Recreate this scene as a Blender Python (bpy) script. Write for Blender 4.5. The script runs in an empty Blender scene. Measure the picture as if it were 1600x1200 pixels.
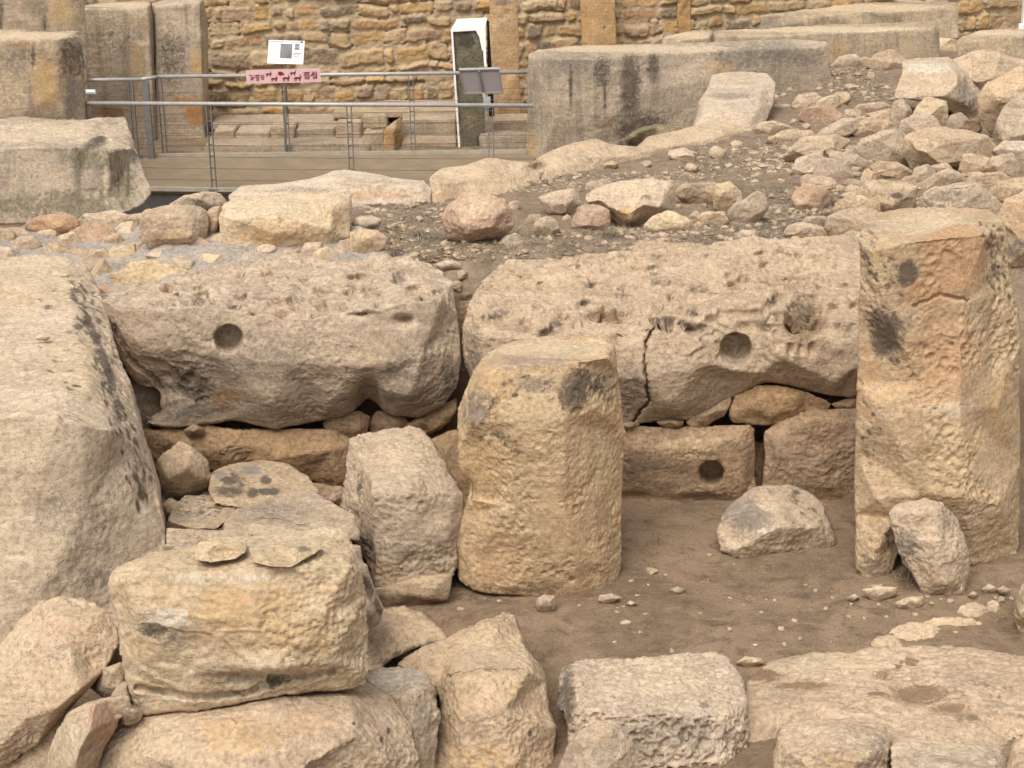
import bpy, bmesh, math, random
import numpy as np
from mathutils import Vector, Matrix
from mathutils.geometry import delaunay_2d_cdt
random.seed(7); RNG = np.random.default_rng(7)
C = bpy.context.scene.collection
sc = bpy.context.scene

# ------------------------------------------------------------------ camera
F, CX, CY = 2800.0, 800.0, 600.0            # focal length and centre in photograph pixels (1600 x 1200)
PITCH, ROLL, CAMZ = math.radians(19.1), math.radians(0.92), 5.1
_f = np.array([0, math.cos(PITCH), -math.sin(PITCH)])
_r0 = np.array([1.0, 0, 0]); _u0 = np.array([0, math.sin(PITCH), math.cos(PITCH)])
_r = math.cos(ROLL)*_r0 - math.sin(ROLL)*_u0
_u = math.cos(ROLL)*_u0 + math.sin(ROLL)*_r0
CAM = np.array([0, 0, CAMZ])
cam = bpy.data.objects.new('camera', bpy.data.cameras.new('camera')); C.objects.link(cam)
cam.data.sensor_width = 36.0; cam.data.lens = F/1600*36.0
cam.data.clip_start = 0.1; cam.data.clip_end = 500
M = Matrix.Identity(4)
for i in range(3):
    M[i][0], M[i][1], M[i][2], M[i][3] = _r[i], _u[i], -_f[i], CAM[i]
cam.matrix_world = M
sc.camera = cam

# ------------------------------------------------------------------ light
w = bpy.data.worlds.new('World'); sc.world = w; w.use_nodes = True
SUN_EL, SUN_AZ = math.radians(56), math.radians(-158)   # azimuth from +Y towards +X: soft light from above, behind the camera's left shoulder
nt = w.node_tree
sky = nt.nodes.new('ShaderNodeTexSky'); sky.sky_type = 'NISHITA'; sky.sun_disc = False
sky.sun_elevation = SUN_EL; sky.sun_rotation = SUN_AZ; sky.dust_density = 4.0; sky.air_density = 1.0
hs = nt.nodes.new('ShaderNodeHueSaturation'); hs.inputs['Saturation'].default_value = 0.12
nt.links.new(sky.outputs[0], hs.inputs['Color'])
bg = nt.nodes['Background']; bg.inputs[1].default_value = 0.12
nt.links.new(hs.outputs[0], bg.inputs[0])
sl = bpy.data.lights.new('sun', 'SUN'); sl.energy = 1.5; sl.angle = math.radians(34); sl.color = (1.0, 0.91, 0.79)
so = bpy.data.objects.new('sun', sl); C.objects.link(so)
sd = Vector((math.sin(SUN_AZ)*math.cos(SUN_EL), math.cos(SUN_AZ)*math.cos(SUN_EL), math.sin(SUN_EL)))
so.rotation_euler = sd.to_track_quat('Z', 'Y').to_euler(); so.location = sd*40
sc.view_settings.view_transform = 'Standard'; sc.view_settings.look = 'None'
sc.view_settings.exposure = 0.67; sc.view_settings.gamma = 1
sc.cycles.max_bounces = 6; sc.cycles.diffuse_bounces = 4

# ------------------------------------------------------------------ picture <-> place
def ray(px, py):
    return _f + (px-CX)/F*_r + (CY-py)/F*_u
def PY(px, py, Y):                               # the point seen at a pixel, on the upright plane y = Y
    d = ray(px, py); return CAM + d*(Y/d[1])
def PZ(px, py, z):                               # ... on the level plane z
    d = ray(px, py); return CAM + d*((z-CAMZ)/d[2])
def YZ(px, py, z): return PZ(px, py, z)[1]
def proj(P):
    q = np.asarray(P)-CAM; k = F/(q@_f)
    return CX+(q@_r)*k, CY-(q@_u)*k

# ------------------------------------------------------------------ noise
_perm = np.random.default_rng(3).permutation(256).astype(np.int32); _perm = np.concatenate([_perm, _perm, _perm])
_g = np.random.default_rng(4).normal(size=(256, 3)); _g /= np.linalg.norm(_g, axis=1)[:, None]; _g = _g.astype(np.float32)
def perlin(p):
    p = np.asarray(p, np.float32); fl = np.floor(p); f = p-fl; i = fl.astype(np.int32) & 255
    u = f*f*f*(f*(f*6-15)+10); out = 0
    for dx in (0, 1):
        wx = u[:, 0] if dx else 1-u[:, 0]
        for dy in (0, 1):
            wy = u[:, 1] if dy else 1-u[:, 1]
            for dz in (0, 1):
                wz = u[:, 2] if dz else 1-u[:, 2]
                h = _perm[_perm[_perm[(i[:, 0]+dx) & 255]+((i[:, 1]+dy) & 255)]+((i[:, 2]+dz) & 255)]
                g = _g[h]
                out = out + wx*wy*wz*(g[:, 0]*(f[:, 0]-dx)+g[:, 1]*(f[:, 1]-dy)+g[:, 2]*(f[:, 2]-dz))
    return out*1.5
def fbm(p, o=3, gain=.5):
    a, s, t = 1.0, 0, 0
    for k in range(o):
        s = s+a*perlin(p*2.03**k+17.3*k); t += a; a *= gain
    return s/t*1.4
def ridged(p, o=3):
    a, s = 1.0, 0
    for k in range(o):
        s = s+a*(1-np.abs(perlin(p*2.1**k+9.1*k))*2); a *= .5
    return s/1.75
def worley(p):                                    # distance to the nearest and second nearest feature point
    p = np.asarray(p, np.float32); i = np.floor(p).astype(np.int32); f1 = np.full(len(p), 9.0); f2 = f1.copy(); idn = np.zeros(len(p), np.int64)
    for dx in (-1, 0, 1):
        for dy in (-1, 0, 1):
            for dz in (-1, 0, 1):
                j = i+np.array([dx, dy, dz])
                h = _perm[_perm[_perm[j[:, 0] & 255]+(j[:, 1] & 255)]+(j[:, 2] & 255)]
                q = j+np.float32(.5)+np.float32(.42)*_g[h]
                e = p-q; d = np.sqrt((e*e).sum(1))
                m = d < f1
                f2 = np.where(m, f1, np.minimum(f2, d)); idn = np.where(m, h, idn); f1 = np.where(m, d, f1)
    return f1, f2, idn
def sstep(a, b, x):
    t = np.clip((x-a)/(b-a), 0, 1); return t*t*(3-2*t)

# ------------------------------------------------------------------ materials
def srgb(r, g, b):
    return tuple(((c/255+.055)/1.055)**2.4 if c > 10 else c/255/12.92 for c in (r, g, b))
def N(t, kind, **kw):
    n = t.nodes.new(kind)
    for k, v in kw.items(): setattr(n, k, v)
    return n
def newmat(name):
    m = bpy.data.materials.new(name); m.use_nodes = True
    t = m.node_tree; b = t.nodes['Principled BSDF']; b.inputs['Specular IOR Level'].default_value = .15
    return m, t, b
def setin(n, k, v): n.inputs[k].default_value = v
def mixc(t, fac, a, b):                           # colour mix; a, b sockets or tuples; fac socket or number
    n = N(t, 'ShaderNodeMix', data_type='RGBA')
    for k, v in ((0, fac), (6, a), (7, b)):
        if hasattr(v, 'links'): t.links.new(v, n.inputs[k])
        else: n.inputs[k].default_value = v if k == 0 else (*v, 1)
    return n.outputs[2]
def noise(t, vec, scale, detail=6, rough=.6, dist=0.0):
    n = N(t, 'ShaderNodeTexNoise'); setin(n, 'Scale', scale); setin(n, 'Detail', detail); setin(n, 'Roughness', rough); setin(n, 'Distortion', dist)
    if vec is not None: t.links.new(vec, n.inputs['Vector'])
    return n.outputs['Fac']
def ramp(t, fac, lo, hi, a=0.0, b=1.0):
    n = N(t, 'ShaderNodeMapRange', interpolation_type='SMOOTHSTEP'); setin(n, 1, lo); setin(n, 2, hi); setin(n, 3, a); setin(n, 4, b)
    t.links.new(fac, n.inputs[0]); return n.outputs[0]
def math_(t, op, a, b):
    n = N(t, 'ShaderNodeMath', operation=op)
    for k, v in ((0, a), (1, b)):
        if hasattr(v, 'links'): t.links.new(v, n.inputs[k])
        else: n.inputs[k].default_value = v
    return n.outputs[0]
def posvec(t, scale=(1, 1, 1)):
    g = N(t, 'ShaderNodeNewGeometry'); m = N(t, 'ShaderNodeMapping'); setin(m, 'Scale', scale)
    t.links.new(g.outputs['Position'], m.inputs['Vector']); return m.outputs[0]

def stone_mat(name, base, second, ochre, och=.35, grey=(.16, .13, .10), speck=.5, streak=0.0, bump=.5, pit=.85, bs=1.0):
    m, t, b = newmat(name); p = posvec(t)
    oi = N(t, 'ShaderNodeObjectInfo'); rnd = oi.outputs['Random']
    c = mixc(t, ramp(t, noise(t, p, 1.6, 9, .68, .5), .42, .58), base, second)
    c = mixc(t, math_(t, 'MULTIPLY', ramp(t, noise(t, p, 2.6, 9, .7, .9), .50, .62), och), c, ochre)
    patina = tuple(.68*x+.32*y for x, y in zip(second, grey))
    c = mixc(t, ramp(t, noise(t, posvec(t, (1, 1, 1.25)), 2.1, 10, .76, .7), .50, .64, 0, .52*min(1, speck*1.6)), c, patina)
    pale = tuple(min(1, x*1.2+.02) for x in base)
    c = mixc(t, ramp(t, noise(t, p, 9, 9, .74), .50, .63, 0, .6), c, pale)
    c = mixc(t, ramp(t, noise(t, p, 30, 8, .78), .535, .66, 0, speck), c, grey)
    c = mixc(t, ramp(t, noise(t, p, 6, 11, .84, .6), .56, .66, 0, speck*.8), c, grey)
    hsv = N(t, 'ShaderNodeHueSaturation')
    mr = N(t, 'ShaderNodeMapRange'); t.links.new(rnd, mr.inputs[0]); setin(mr, 3, .90); setin(mr, 4, 1.06); t.links.new(mr.outputs[0], hsv.inputs['Value'])
    mr = N(t, 'ShaderNodeMapRange'); t.links.new(math_(t, 'FRACT', math_(t, 'MULTIPLY', rnd, 7.31), 0), mr.inputs[0]); setin(mr, 3, .88); setin(mr, 4, 1.12); t.links.new(mr.outputs[0], hsv.inputs['Saturation'])
    t.links.new(c, hsv.inputs['Color']); c = hsv.outputs[0]
    if streak:
        ps = posvec(t, (7, 7, .55)); pn = noise(t, ps, 1.0, 6, .65, .3)
        c = mixc(t, math_(t, 'MULTIPLY', ramp(t, pn, .47, .62), streak), c, grey)
        pm = noise(t, posvec(t, (1, 1, .6)), 1.3, 6, .65, .5)
        c = mixc(t, math_(t, 'MULTIPLY', ramp(t, pm, .46, .58), streak*.75), c, tuple(x*1.5 for x in grey))
    v = N(t, 'ShaderNodeTexVoronoi'); setin(v, 'Scale', 55*bs); t.links.new(p, v.inputs['Vector'])
    pits = math_(t, 'MULTIPLY', ramp(t, v.outputs['Distance'], .12, .34, 1, 0), ramp(t, noise(t, p, 5, 5, .65), .48, .58))
    c = mixc(t, math_(t, 'MULTIPLY', pits, pit*.75), c, tuple(x*.45 for x in base))
    h1 = noise(t, p, 34*bs, 10, .68, .2); h2 = noise(t, p, 120*bs, 4, .6)
    bed = noise(t, posvec(t, (.7, .7, 5.5)), 4.5, 9, .74, .5)
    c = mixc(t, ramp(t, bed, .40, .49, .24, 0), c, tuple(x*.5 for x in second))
    h1 = math_(t, 'ADD', math_(t, 'MULTIPLY', h1, .80), math_(t, 'MULTIPLY', bed, .20))
    h = math_(t, 'SUBTRACT', math_(t, 'ADD', math_(t, 'MULTIPLY', h1, 1.0), math_(t, 'MULTIPLY', h2, .25)), math_(t, 'MULTIPLY', pits, pit*.5))
    c = mixc(t, ramp(t, h1, .41, .49, .45, 0), c, tuple(x*.42 for x in second))     # darker in the hollows of the grain
    c = mixc(t, ramp(t, h1, .52, .62, 0, .38), c, tuple(min(1, x*1.25+.03) for x in base))
    at = N(t, 'ShaderNodeAttribute', attribute_name='stain')
    fa = math_(t, 'ADD', at.outputs['Alpha'], math_(t, 'MULTIPLY', math_(t, 'SUBTRACT', noise(t, p, 15, 12, .85, .8), .5), 3.5))
    gate = math_(t, 'MULTIPLY', ramp(t, fa, .10, .72, 0, .9), ramp(t, at.outputs['Alpha'], .03, .35))
    c = mixc(t, gate, c, mixc(t, ramp(t, h1, .44, .56), mixc(t, .35, at.outputs['Color'], tuple(x*.4 for x in second)), at.outputs['Color']))
    t.links.new(c, b.inputs['Base Color']); setin(b, 'Roughness', .93)
    bp = N(t, 'ShaderNodeBump'); setin(bp, 'Strength', bump); setin(bp, 'Distance', .035)
    t.links.new(h, bp.inputs['Height']); t.links.new(bp.outputs[0], b.inputs['Normal'])
    return m
def plain(name, col, rough=.6, metal=0.0, var=.12, sc_=8.0, bump=0.0):
    m, t, b = newmat(name); p = posvec(t)
    c = mixc(t, ramp(t, noise(t, p, sc_, 6, .65), .35, .7), tuple(x*(1-var) for x in col), tuple(min(1, x*(1+var)) for x in col))
    t.links.new(c, b.inputs['Base Color']); setin(b, 'Roughness', rough); setin(b, 'Metallic', metal)
    if bump:
        bp = N(t, 'ShaderNodeBump'); setin(bp, 'Strength', bump); setin(bp, 'Distance', .01)
        t.links.new(noise(t, p, sc_*6, 6, .6), bp.inputs['Height']); t.links.new(bp.outputs[0], b.inputs['Normal'])
    return m
MAT = {}
MAT['lime'] = stone_mat('limestone', (.505, .385, .268), (.43, .325, .225), (.48, .325, .19), .3)
MAT['pale'] = stone_mat('pale_limestone', (.54, .425, .305), (.475, .368, .26), (.50, .36, .225), .22, speck=.4)
MAT['warm'] = stone_mat('ochre_limestone', (.53, .39, .245), (.475, .342, .21), (.51, .315, .155), .45, speck=.5)
MAT['gold'] = stone_mat('yellow_limestone', (.56, .44, .295), (.535, .405, .25), (.53, .345, .185), .4, speck=.35)
MAT['dull'] = stone_mat('weathered_limestone', (.455, .35, .245), (.395, .302, .21), (.43, .30, .19), .25, speck=.6)
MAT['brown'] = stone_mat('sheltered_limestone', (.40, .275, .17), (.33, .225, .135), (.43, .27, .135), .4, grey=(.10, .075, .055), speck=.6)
MAT['slab'] = stone_mat('streaked_orthostat', (.47, .37, .26), (.405, .32, .23), (.44, .27, .13), .35, grey=(.115, .098, .078), speck=.3, streak=.38, bump=.4)
MAT['slab2'] = stone_mat('smooth_orthostat', (.42, .33, .225), (.39, .30, .20), (.42, .29, .16), .25, grey=(.15, .13, .105), speck=.25, streak=.45, bump=.3)
MAT['orth'] = stone_mat('orange_orthostat', (.46, .30, .155), (.43, .27, .13), (.46, .24, .09), .5, speck=.3, bump=.3)
MAT['pink'] = stone_mat('pinkish_limestone', (.47, .33, .235), (.41, .29, .205), (.45, .285, .17), .3)
STAIN_SHADING = dict(black=(.075, .062, .050), grey=(.20, .17, .14), lich=(.24, .215, .185), ochre=(.50, .33, .16), orange=(.50, .31, .175),
             pale=(.58, .46, .32), soil=(.20, .13, .078), white=(.62, .55, .44), rust=(.40, .19, .06), pink=(.48, .29, .20), green=(.17, .15, .09), gold=(.56, .425, .265))  # stains, plus painted light on tops and painted shade in hollows

# ------------------------------------------------------------------ tags
def tag(o, label=None, cat=None, group=None, kind=None):
    if label: o['label'] = label
    if cat: o['category'] = cat
    if group: o['group'] = group
    if kind: o['kind'] = kind
    return o
def link(name, me, mat=None, parent=None):
    o = bpy.data.objects.new(name, me); C.objects.link(o)
    me.name = name
    if mat is not None: me.materials.append(MAT[mat] if isinstance(mat, str) else mat)
    if parent is not None: o.parent = parent; o.matrix_parent_inverse = Matrix.Translation(parent.location).inverted()
    return o
def empty(name, loc):
    o = bpy.data.objects.new(name, None); C.objects.link(o); o.location = loc; o.empty_display_size = .2; return o
def np_mesh(name, V, faces):
    me = bpy.data.meshes.new(name); me.from_pydata([tuple(v) for v in V], [], faces); me.update(); return me
def grid_mesh(name, V, nu, nv):                   # V ordered v-major: nv rows of nu
    a = np.arange(nu*nv).reshape(nv, nu)
    q = np.stack([a[:-1, :-1], a[:-1, 1:], a[1:, 1:], a[1:, :-1]], -1).reshape(-1, 4)
    me = bpy.data.meshes.new(name); me.vertices.add(len(V)); me.vertices.foreach_set('co', V.astype(np.float32).ravel())
    me.loops.add(q.size); me.loops.foreach_set('vertex_index', q.ravel().astype(np.int32))
    me.polygons.add(len(q)); me.polygons.foreach_set('loop_start', np.arange(0, q.size, 4, dtype=np.int32))
    me.update(calc_edges=True); me.validate(); smooth(me); return me
def smooth(me):
    me.polygons.foreach_set('use_smooth', np.ones(len(me.polygons), bool)); me.update()
def colattr(me, name, rgba):
    a = me.attributes.new(name, 'FLOAT_COLOR', 'POINT'); a.data.foreach_set('color', rgba.astype(np.float32).ravel())
def recentre(o):                                  # origin to the middle of the base
    me = o.data; v = np.empty(len(me.vertices)*3, np.float32); me.vertices.foreach_get('co', v); v = v.reshape(-1, 3)
    c = (v.min(0)+v.max(0))/2; c[2] = v[:, 2].min()
    me.vertices.foreach_set('co', (v-c).ravel()); me.update(); o.location = Vector(c.tolist())
    if o.parent: o.matrix_parent_inverse = Matrix.Translation(o.parent.location).inverted()
def bm_obj(name, bm, mat, parent=None, sm=False):
    me = bpy.data.meshes.new(name); bmesh.ops.recalc_face_normals(bm, faces=bm.faces[:]); bm.to_mesh(me); bm.free()
    if sm: smooth(me)
    return link(name, me, mat, parent)
def add_box(bm, c, s, rz=0, bev=0, mtx=None):
    r = bmesh.ops.create_cube(bm, size=1)['verts']
    bmesh.ops.scale(bm, vec=s, verts=r)
    if bev:
        e = list({e for v in r for e in v.link_edges}); g = bmesh.ops.bevel(bm, geom=e, offset=bev, segments=2, affect='EDGES')
        r = list({v for f in g['faces'] for v in f.verts} | {v for v in r if v.is_valid})
    if mtx is not None: bmesh.ops.transform(bm, matrix=mtx, verts=r)
    if rz: bmesh.ops.rotate(bm, matrix=Matrix.Rotation(rz, 3, 'Z'), verts=r)
    bmesh.ops.translate(bm, vec=c, verts=r)
def add_tube(bm, a, b, r, n=8):
    a, b = Vector(a), Vector(b); d = b-a; m = d.to_track_quat('Z', 'Y').to_matrix().to_4x4(); m.translation = (a+b)/2
    bmesh.ops.create_cone(bm, cap_ends=True, segments=n, radius1=r, radius2=r, depth=d.length, matrix=m)

# ------------------------------------------------------------------ stones
def remesh(V, faces, vox):
    me = bpy.data.meshes.new('tmp'); me.from_pydata([tuple(v) for v in V], [], faces)
    bm = bmesh.new(); bm.from_mesh(me); bmesh.ops.recalc_face_normals(bm, faces=bm.faces[:]); bm.to_mesh(me); bm.free()
    o = bpy.data.objects.new('tmp', me); C.objects.link(o)
    md = o.modifiers.new('r', 'REMESH'); md.mode = 'VOXEL'; md.voxel_size = vox; md.adaptivity = 0
    dg = bpy.context.evaluated_depsgraph_get(); out = bpy.data.meshes.new_from_object(o.evaluated_get(dg))
    bpy.data.objects.remove(o); bpy.data.meshes.remove(me)
    return out
def getv(me):
    v = np.empty(len(me.vertices)*3, np.float32); me.vertices.foreach_get('co', v); return v.reshape(-1, 3).astype(np.float64)
def getn(me):
    n = np.empty(len(me.vertices)*3, np.float32); me.vertex_normals.foreach_get('vector', n); return n.reshape(-1, 3).astype(np.float64)
def putv(me, v):
    me.vertices.foreach_set('co', v.astype(np.float32).ravel()); me.update()
def lap(me, v, it, lam=.6):
    e = np.empty(len(me.edges)*2, np.int32); me.edges.foreach_get('vertices', e); e = e.reshape(-1, 2); n = len(v)
    cnt = np.bincount(e.ravel(), minlength=n)[:, None]
    for _ in range(it):
        s = np.stack([np.bincount(e[:, 0], v[e[:, 1], k], n)+np.bincount(e[:, 1], v[e[:, 0], k], n) for k in range(3)], -1)
        v = v+lam*(s/np.maximum(cnt, 1)-v)
    return v
_seed = [0]
def finish(me, Ym, sm, rough, erode, pits, flake, carve, stain, vox, nofreq=1.0, warp=1.0, cuts=0):
    _seed[0] += 1; off = np.array([_seed[0]*7.31, _seed[0]*3.17, _seed[0]*5.53]) % 37.0
    v = getv(me)
    if sm: v = lap(me, v, sm)
    if cuts:
        cc = v.mean(0); sg = np.ptp(v, axis=0)/2; u = (v-cc)/sg; rr = np.random.default_rng(_seed[0]*13+5)
        for _ in range(cuts):
            n = rr.normal(size=3); n[1] -= 1.5; n[2] += .5; n /= np.linalg.norm(n); s_ = u@n; lim = s_.max()*rr.uniform(.62, .88); e = np.maximum(0, s_-lim); u = u-e[:, None]*n
        v = cc+u*sg
    size = np.ptp(v, axis=0).max(); q = v+off
    a = .028*warp*min(size, 1.2)
    f0 = 2.6/max(min(size, 1.4), .12)
    v = v+a*np.stack([fbm(q*f0+k*31.7, 3) for k in range(3)], -1)
    putv(me, v); nn = getn(me); s = min(1.0, size/.7)
    d = rough*s*(.012*fbm(q*6*nofreq, 3)+.007*(ridged(q*12*nofreq+3, 3)-.55)+.006*(ridged(q*27+8, 2)-.5)+.005*fbm(q*44, 2))
    d = d*(.40+.95*sstep(-.22, .28, fbm(q*np.array([1.5, 1.5, 1.9])+50, 3)))
    if flake:
        h = fbm(q*np.array([2.2, 2.2, 3.4])+5, 3)*3.2; st = np.floor(h)+sstep(.35, .65, h-np.floor(h)); d = d+flake*.022*(st-h*.35)*sstep(-.12, .3, fbm(q*1.6+91, 2))
    if pits:
        m = sstep(-.15, .35, fbm(q*2.3+60, 2)) if pits < 1.5 else 1.0
        m = m*(.45+.55*sstep(.75, .3, nn[:, 2]))
        f1, _, _ = worley(q*15+.4*fbm(q*20, 2)[:, None]); d = d-.020*pits*m*sstep(.52, .16, f1)
        f1, _, _ = worley(q*34+40); d = d-.009*pits*m*sstep(.5, .15, f1)
    if erode:
        up = sstep(.35, .75, nn[:, 2]); qq = q*np.array([3.2, 6.5, 5.0])
        f1, _, _ = worley(qq*1.1+.6*np.stack([fbm(qq, 2)]*3, -1)); hh = fbm(q*np.array([1.5, 3.4, 2.0])+31, 4)*4.2; st = np.floor(hh)+sstep(.3, .7, hh-np.floor(hh))
        upw = sstep(.15, .6, nn[:, 2])
        d = d+erode*upw*(.030*(st-hh*.6)-.060*sstep(.5, .12, f1)*sstep(-.05, .25, fbm(q*1.7+9, 2)))
        f1, _, _ = worley(q*np.array([9, 12, 9])+77); d = d-erode*upw*.030*sstep(.42, .1, f1)*sstep(.0, .3, fbm(q*2.3+40, 2)); nn = lap(me, nn, 6); nn /= np.linalg.norm(nn, axis=1)[:, None]+1e-9
    v = v+nn*d[:, None]
    if carve:
        putv(me, v); nn = getn(me); px, py = proj(v); dv = v-CAM; dist = np.linalg.norm(dv, axis=1); dv = dv/dist[:, None]
        nsm = lap(me, nn, 14); nsm /= np.linalg.norm(nsm, axis=1)[:, None]+1e-9
        face = sstep(0, .25, -(nn*dv).sum(1)); push = np.zeros(len(v))
        hz = dv*np.array([1, 1, .35]); hz /= np.linalg.norm(hz, axis=1)[:, None]
        for c in carve:
            if c[0] == 'hole':
                _, x, y, r, dep = c[:5]; rr = np.hypot(px-x, (py-y)/(c[5] if len(c) > 5 else 1))/r; wob = 1+.06*fbm(q*14, 2)
                push += dep*sstep(1.08, .86, rr*wob)*face
            elif c[0] == 'dent':
                _, x, y, rx, ry, dep = c; g = np.exp(-((px-x)/rx)**2-((py-y)/ry)**2); v = v-nsm*(dep*.9*g*(1+(.3 if dep > .06 else 0)*fbm(q*9, 3))*sstep(-.35, .05, -(nsm*dv).sum(1)))[:, None]
            elif c[0] == 'crack':
                _, pl, wpx, dep = c; dm = np.full(len(v), 1e9); xw = px+3*fbm(q*22, 2); yw = py+3*fbm(q*22+7, 2)
                for (x0, y0), (x1, y1) in zip(pl[:-1], pl[1:]):
                    L2 = (x1-x0)**2+(y1-y0)**2; tt = np.clip(((xw-x0)*(x1-x0)+(yw-y0)*(y1-y0))/L2, 0, 1)
                    dm = np.minimum(dm, np.hypot(xw-x0-tt*(x1-x0), yw-y0-tt*(y1-y0)))
                push += dep*sstep(wpx, wpx*.35, dm)*face
        v = v+hz*push[:, None]
    putv(me, v)
    rgba = np.zeros((len(v), 4))
    if stain:
        px, py = proj(v)
        for s_ in stain:
            col, x, y, rx, ry, st = s_[:6]; ang = math.radians(s_[6]) if len(s_) > 6 else 0
            ux, uy = px-x, py-y; ax = ux*math.cos(ang)+uy*math.sin(ang); ay = -ux*math.sin(ang)+uy*math.cos(ang)
            fr = s_[7] if len(s_) > 7 else 1.0
            g = st*np.exp(-((ax/rx)**2+(ay/ry)**2)**1.5*.8)
            if fr != 1.0: g = g*sstep(.0, .35, fbm(q*fr, 3))
            m = g > rgba[:, 3]; rgba[m, :3] = STAIN_SHADING[col]; rgba[:, 3] = np.maximum(rgba[:, 3], g)
    colattr(me, 'stain', rgba); smooth(me); me.update()
def S(name, label, cat, out, Y, inner=(), t=.3, bulge=0.0, mat='lime', sm=3, rough=1.0, zb=None, carve=(), stain=(), erode=0.0,
      pits=0.0, flake=0.0, group=None, parent=None, vox=None, edges=(), back=.9, warp=1.0, plane=None, kind=None, cuts=0, grow=1.5):
    """out: outline as seen (x, y[, dY]); inner: points of the near surface; plane=z puts points without dY on the level z"""
    def lift(q):
        if len(q) > 2: return (q[0], q[1], Y+q[2])
        return (q[0], q[1], YZ(q[0], q[1], plane) if plane is not None else Y)
    O = [lift(q) for q in out]; I = [lift(q) for q in inner]
    cx = sum(q[0] for q in O)/len(O); cy = sum(q[1] for q in O)/len(O)
    O = [(q[0]+(q[0]-cx)/(math.hypot(q[0]-cx, q[1]-cy)+1)*grow, q[1]+(q[1]-cy)/(math.hypot(q[0]-cx, q[1]-cy)+1)*grow, q[2]) for q in O]   # what smoothing takes off again
    if bulge:
        hgt = max(p[1] for p in O)-min(p[1] for p in O); wid = max(p[0] for p in O)-min(p[0] for p in O); nk = random.choice((3, 4, 4, 5)); a0 = random.uniform(0, 6.28)
        for k in range(nk):
            a = a0+6.283*k/nk+random.uniform(-.35, .35); rr = random.uniform(.40, .62)
            I.append((cx+math.cos(a)*rr*wid*.5, cy+math.sin(a)*rr*hgt*.5-.04*hgt, sum(q[2] for q in O)/len(O)-bulge*random.uniform(.7, 1.1)))
    P2 = [Vector((q[0], -q[1])) for q in O+I]; n = len(O)
    vs, es, fs, ov, oe, of = delaunay_2d_cdt(P2, [(n+a, n+b) for a, b in edges], [list(range(n))], 1, 1e-4)
    src = O+I; Yb = max(q[2] for q in O)+t
    V, B, idx = [], [], {}
    for k, p in enumerate(vs):
        yy = src[ov[k][0]][2] if ov[k] else Y
        x, y = p[0], -p[1]
        V.append(PY(x, y, yy)); B.append(PY(cx+(x-cx)*back, cy+(y-cy)*back, Yb))
    m = len(V); faces = [tuple(f) for f in fs]
    cnt = {}
    for f in fs:
        for a, b in zip(f, list(f[1:])+[f[0]]):
            cnt[(a, b)] = 1
    faces += [tuple(m+i for i in reversed(f)) for f in fs]
    for (a, b) in cnt:
        if (b, a) not in cnt: faces.append((b, a, m+a, m+b))
    VV = np.array(V+B)
    if zb is not None: VV[:, 2] = np.maximum(VV[:, 2], zb)
    Ym = np.mean([q[2] for q in O]); vx = vox or max(.0075, Ym/2800*2.5)
    me = remesh(VV, faces, vx)
    finish(me, Ym, sm, rough, erode, pits, flake, carve, stain, vx, warp=warp, cuts=cuts)
    o = link(name, me, mat, parent)
    if parent is None: tag(o, label, cat, group, kind)
    elif label: o['label'] = label
    recentre(o); return o

# ------------------------------------------------------------------ lie of the land
KX = np.array([-9, -2.9, -2.55, -.8, .3, 1.35, 2.7, 3.15, 3.6, 4.4, 4.6, 12]); KYv = np.array([14.6, 14.9, 16.0, 16.3, 17.6, 19.1, 20.6, 22.5, 23.6, 24.0, 30.5, 31.5])
def gz(X, Y):
    X = np.atleast_1d(np.asarray(X, float)); Y = np.atleast_1d(np.asarray(Y, float))
    p = np.stack([X, Y, np.zeros_like(X)], -1)
    floor = .016*fbm(p*.7, 3)+.010*fbm(p*2.4+8, 3)+.008*fbm(p*6, 3)
    mound = np.where(Y > 14, 1.40-(Y-14)*.046, 1.40-.42*sstep(14.0, 12.9, Y))+.035*fbm(p*.9+20, 3)+.022*fbm(p*5+3, 3)
    mound = mound-.45*sstep(-.75, -1.25, X)*sstep(15.2, 14.4, Y)
    back = np.interp(X, KX, KYv)
    mound = mound-.02*np.exp(-((back-Y)/.8)**2)*(X < 3.4)*(X > -2.7)
    m = sstep(12.45, 12.75, Y)*sstep(back+.25, back-.1, Y)
    low = np.where(Y > 14, -.35*sstep(14, 15, Y)*sstep(24.6, 24.4, Y), 0)
    return floor*(1-m)+low*(1-m)+m*mound
def hit(px, py):
    d = ray(px, py); t = 7/d[1]*np.ones(1); ts = np.arange(7, 34, .02)/d[1]
    P = CAM+ts[:, None]*d; g = gz(P[:, 0], P[:, 1]); b = np.argmax(P[:, 2] < g)
    return P[b] if P[b, 2] < g[b] else P[-1]
# ------------------------------------------------------------------ ground: one sheet
def axis(parts):
    out = [parts[0][0]]
    for a, b, st in parts: out += list(np.linspace(a, b, max(2, int((b-a)/st)+1))[1:])
    return np.array(out)
gx = axis([(-70, -12, 6), (-12, -4, .25), (-4, 5.5, .022), (5.5, 12, .2), (12, 70, 6)])
gy = axis([(-30, 6, 4), (6, 8, .15), (8, 12.4, .022), (12.4, 13.2, .04), (13.2, 20, .03), (20, 32, .09), (32, 110, 6)])
GX, GY = np.meshgrid(gx, gy); pg = np.stack([GX.ravel(), GY.ravel(), np.zeros(GX.size)], -1)
g0 = gz(pg[:, 0], pg[:, 1]); rf = np.where(g0 > .6, 2.0, .9); Z = g0+rf*(.012*fbm(pg*9+3, 3)+.009*(ridged(pg*19, 3)-.5)+.004*fbm(pg*45, 2))
gm = grid_mesh('ground', np.stack([pg[:, 0], pg[:, 1], Z], -1), len(gx), len(gy))
m, t, b = newmat('trampled_earth'); p = posvec(t)
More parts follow.
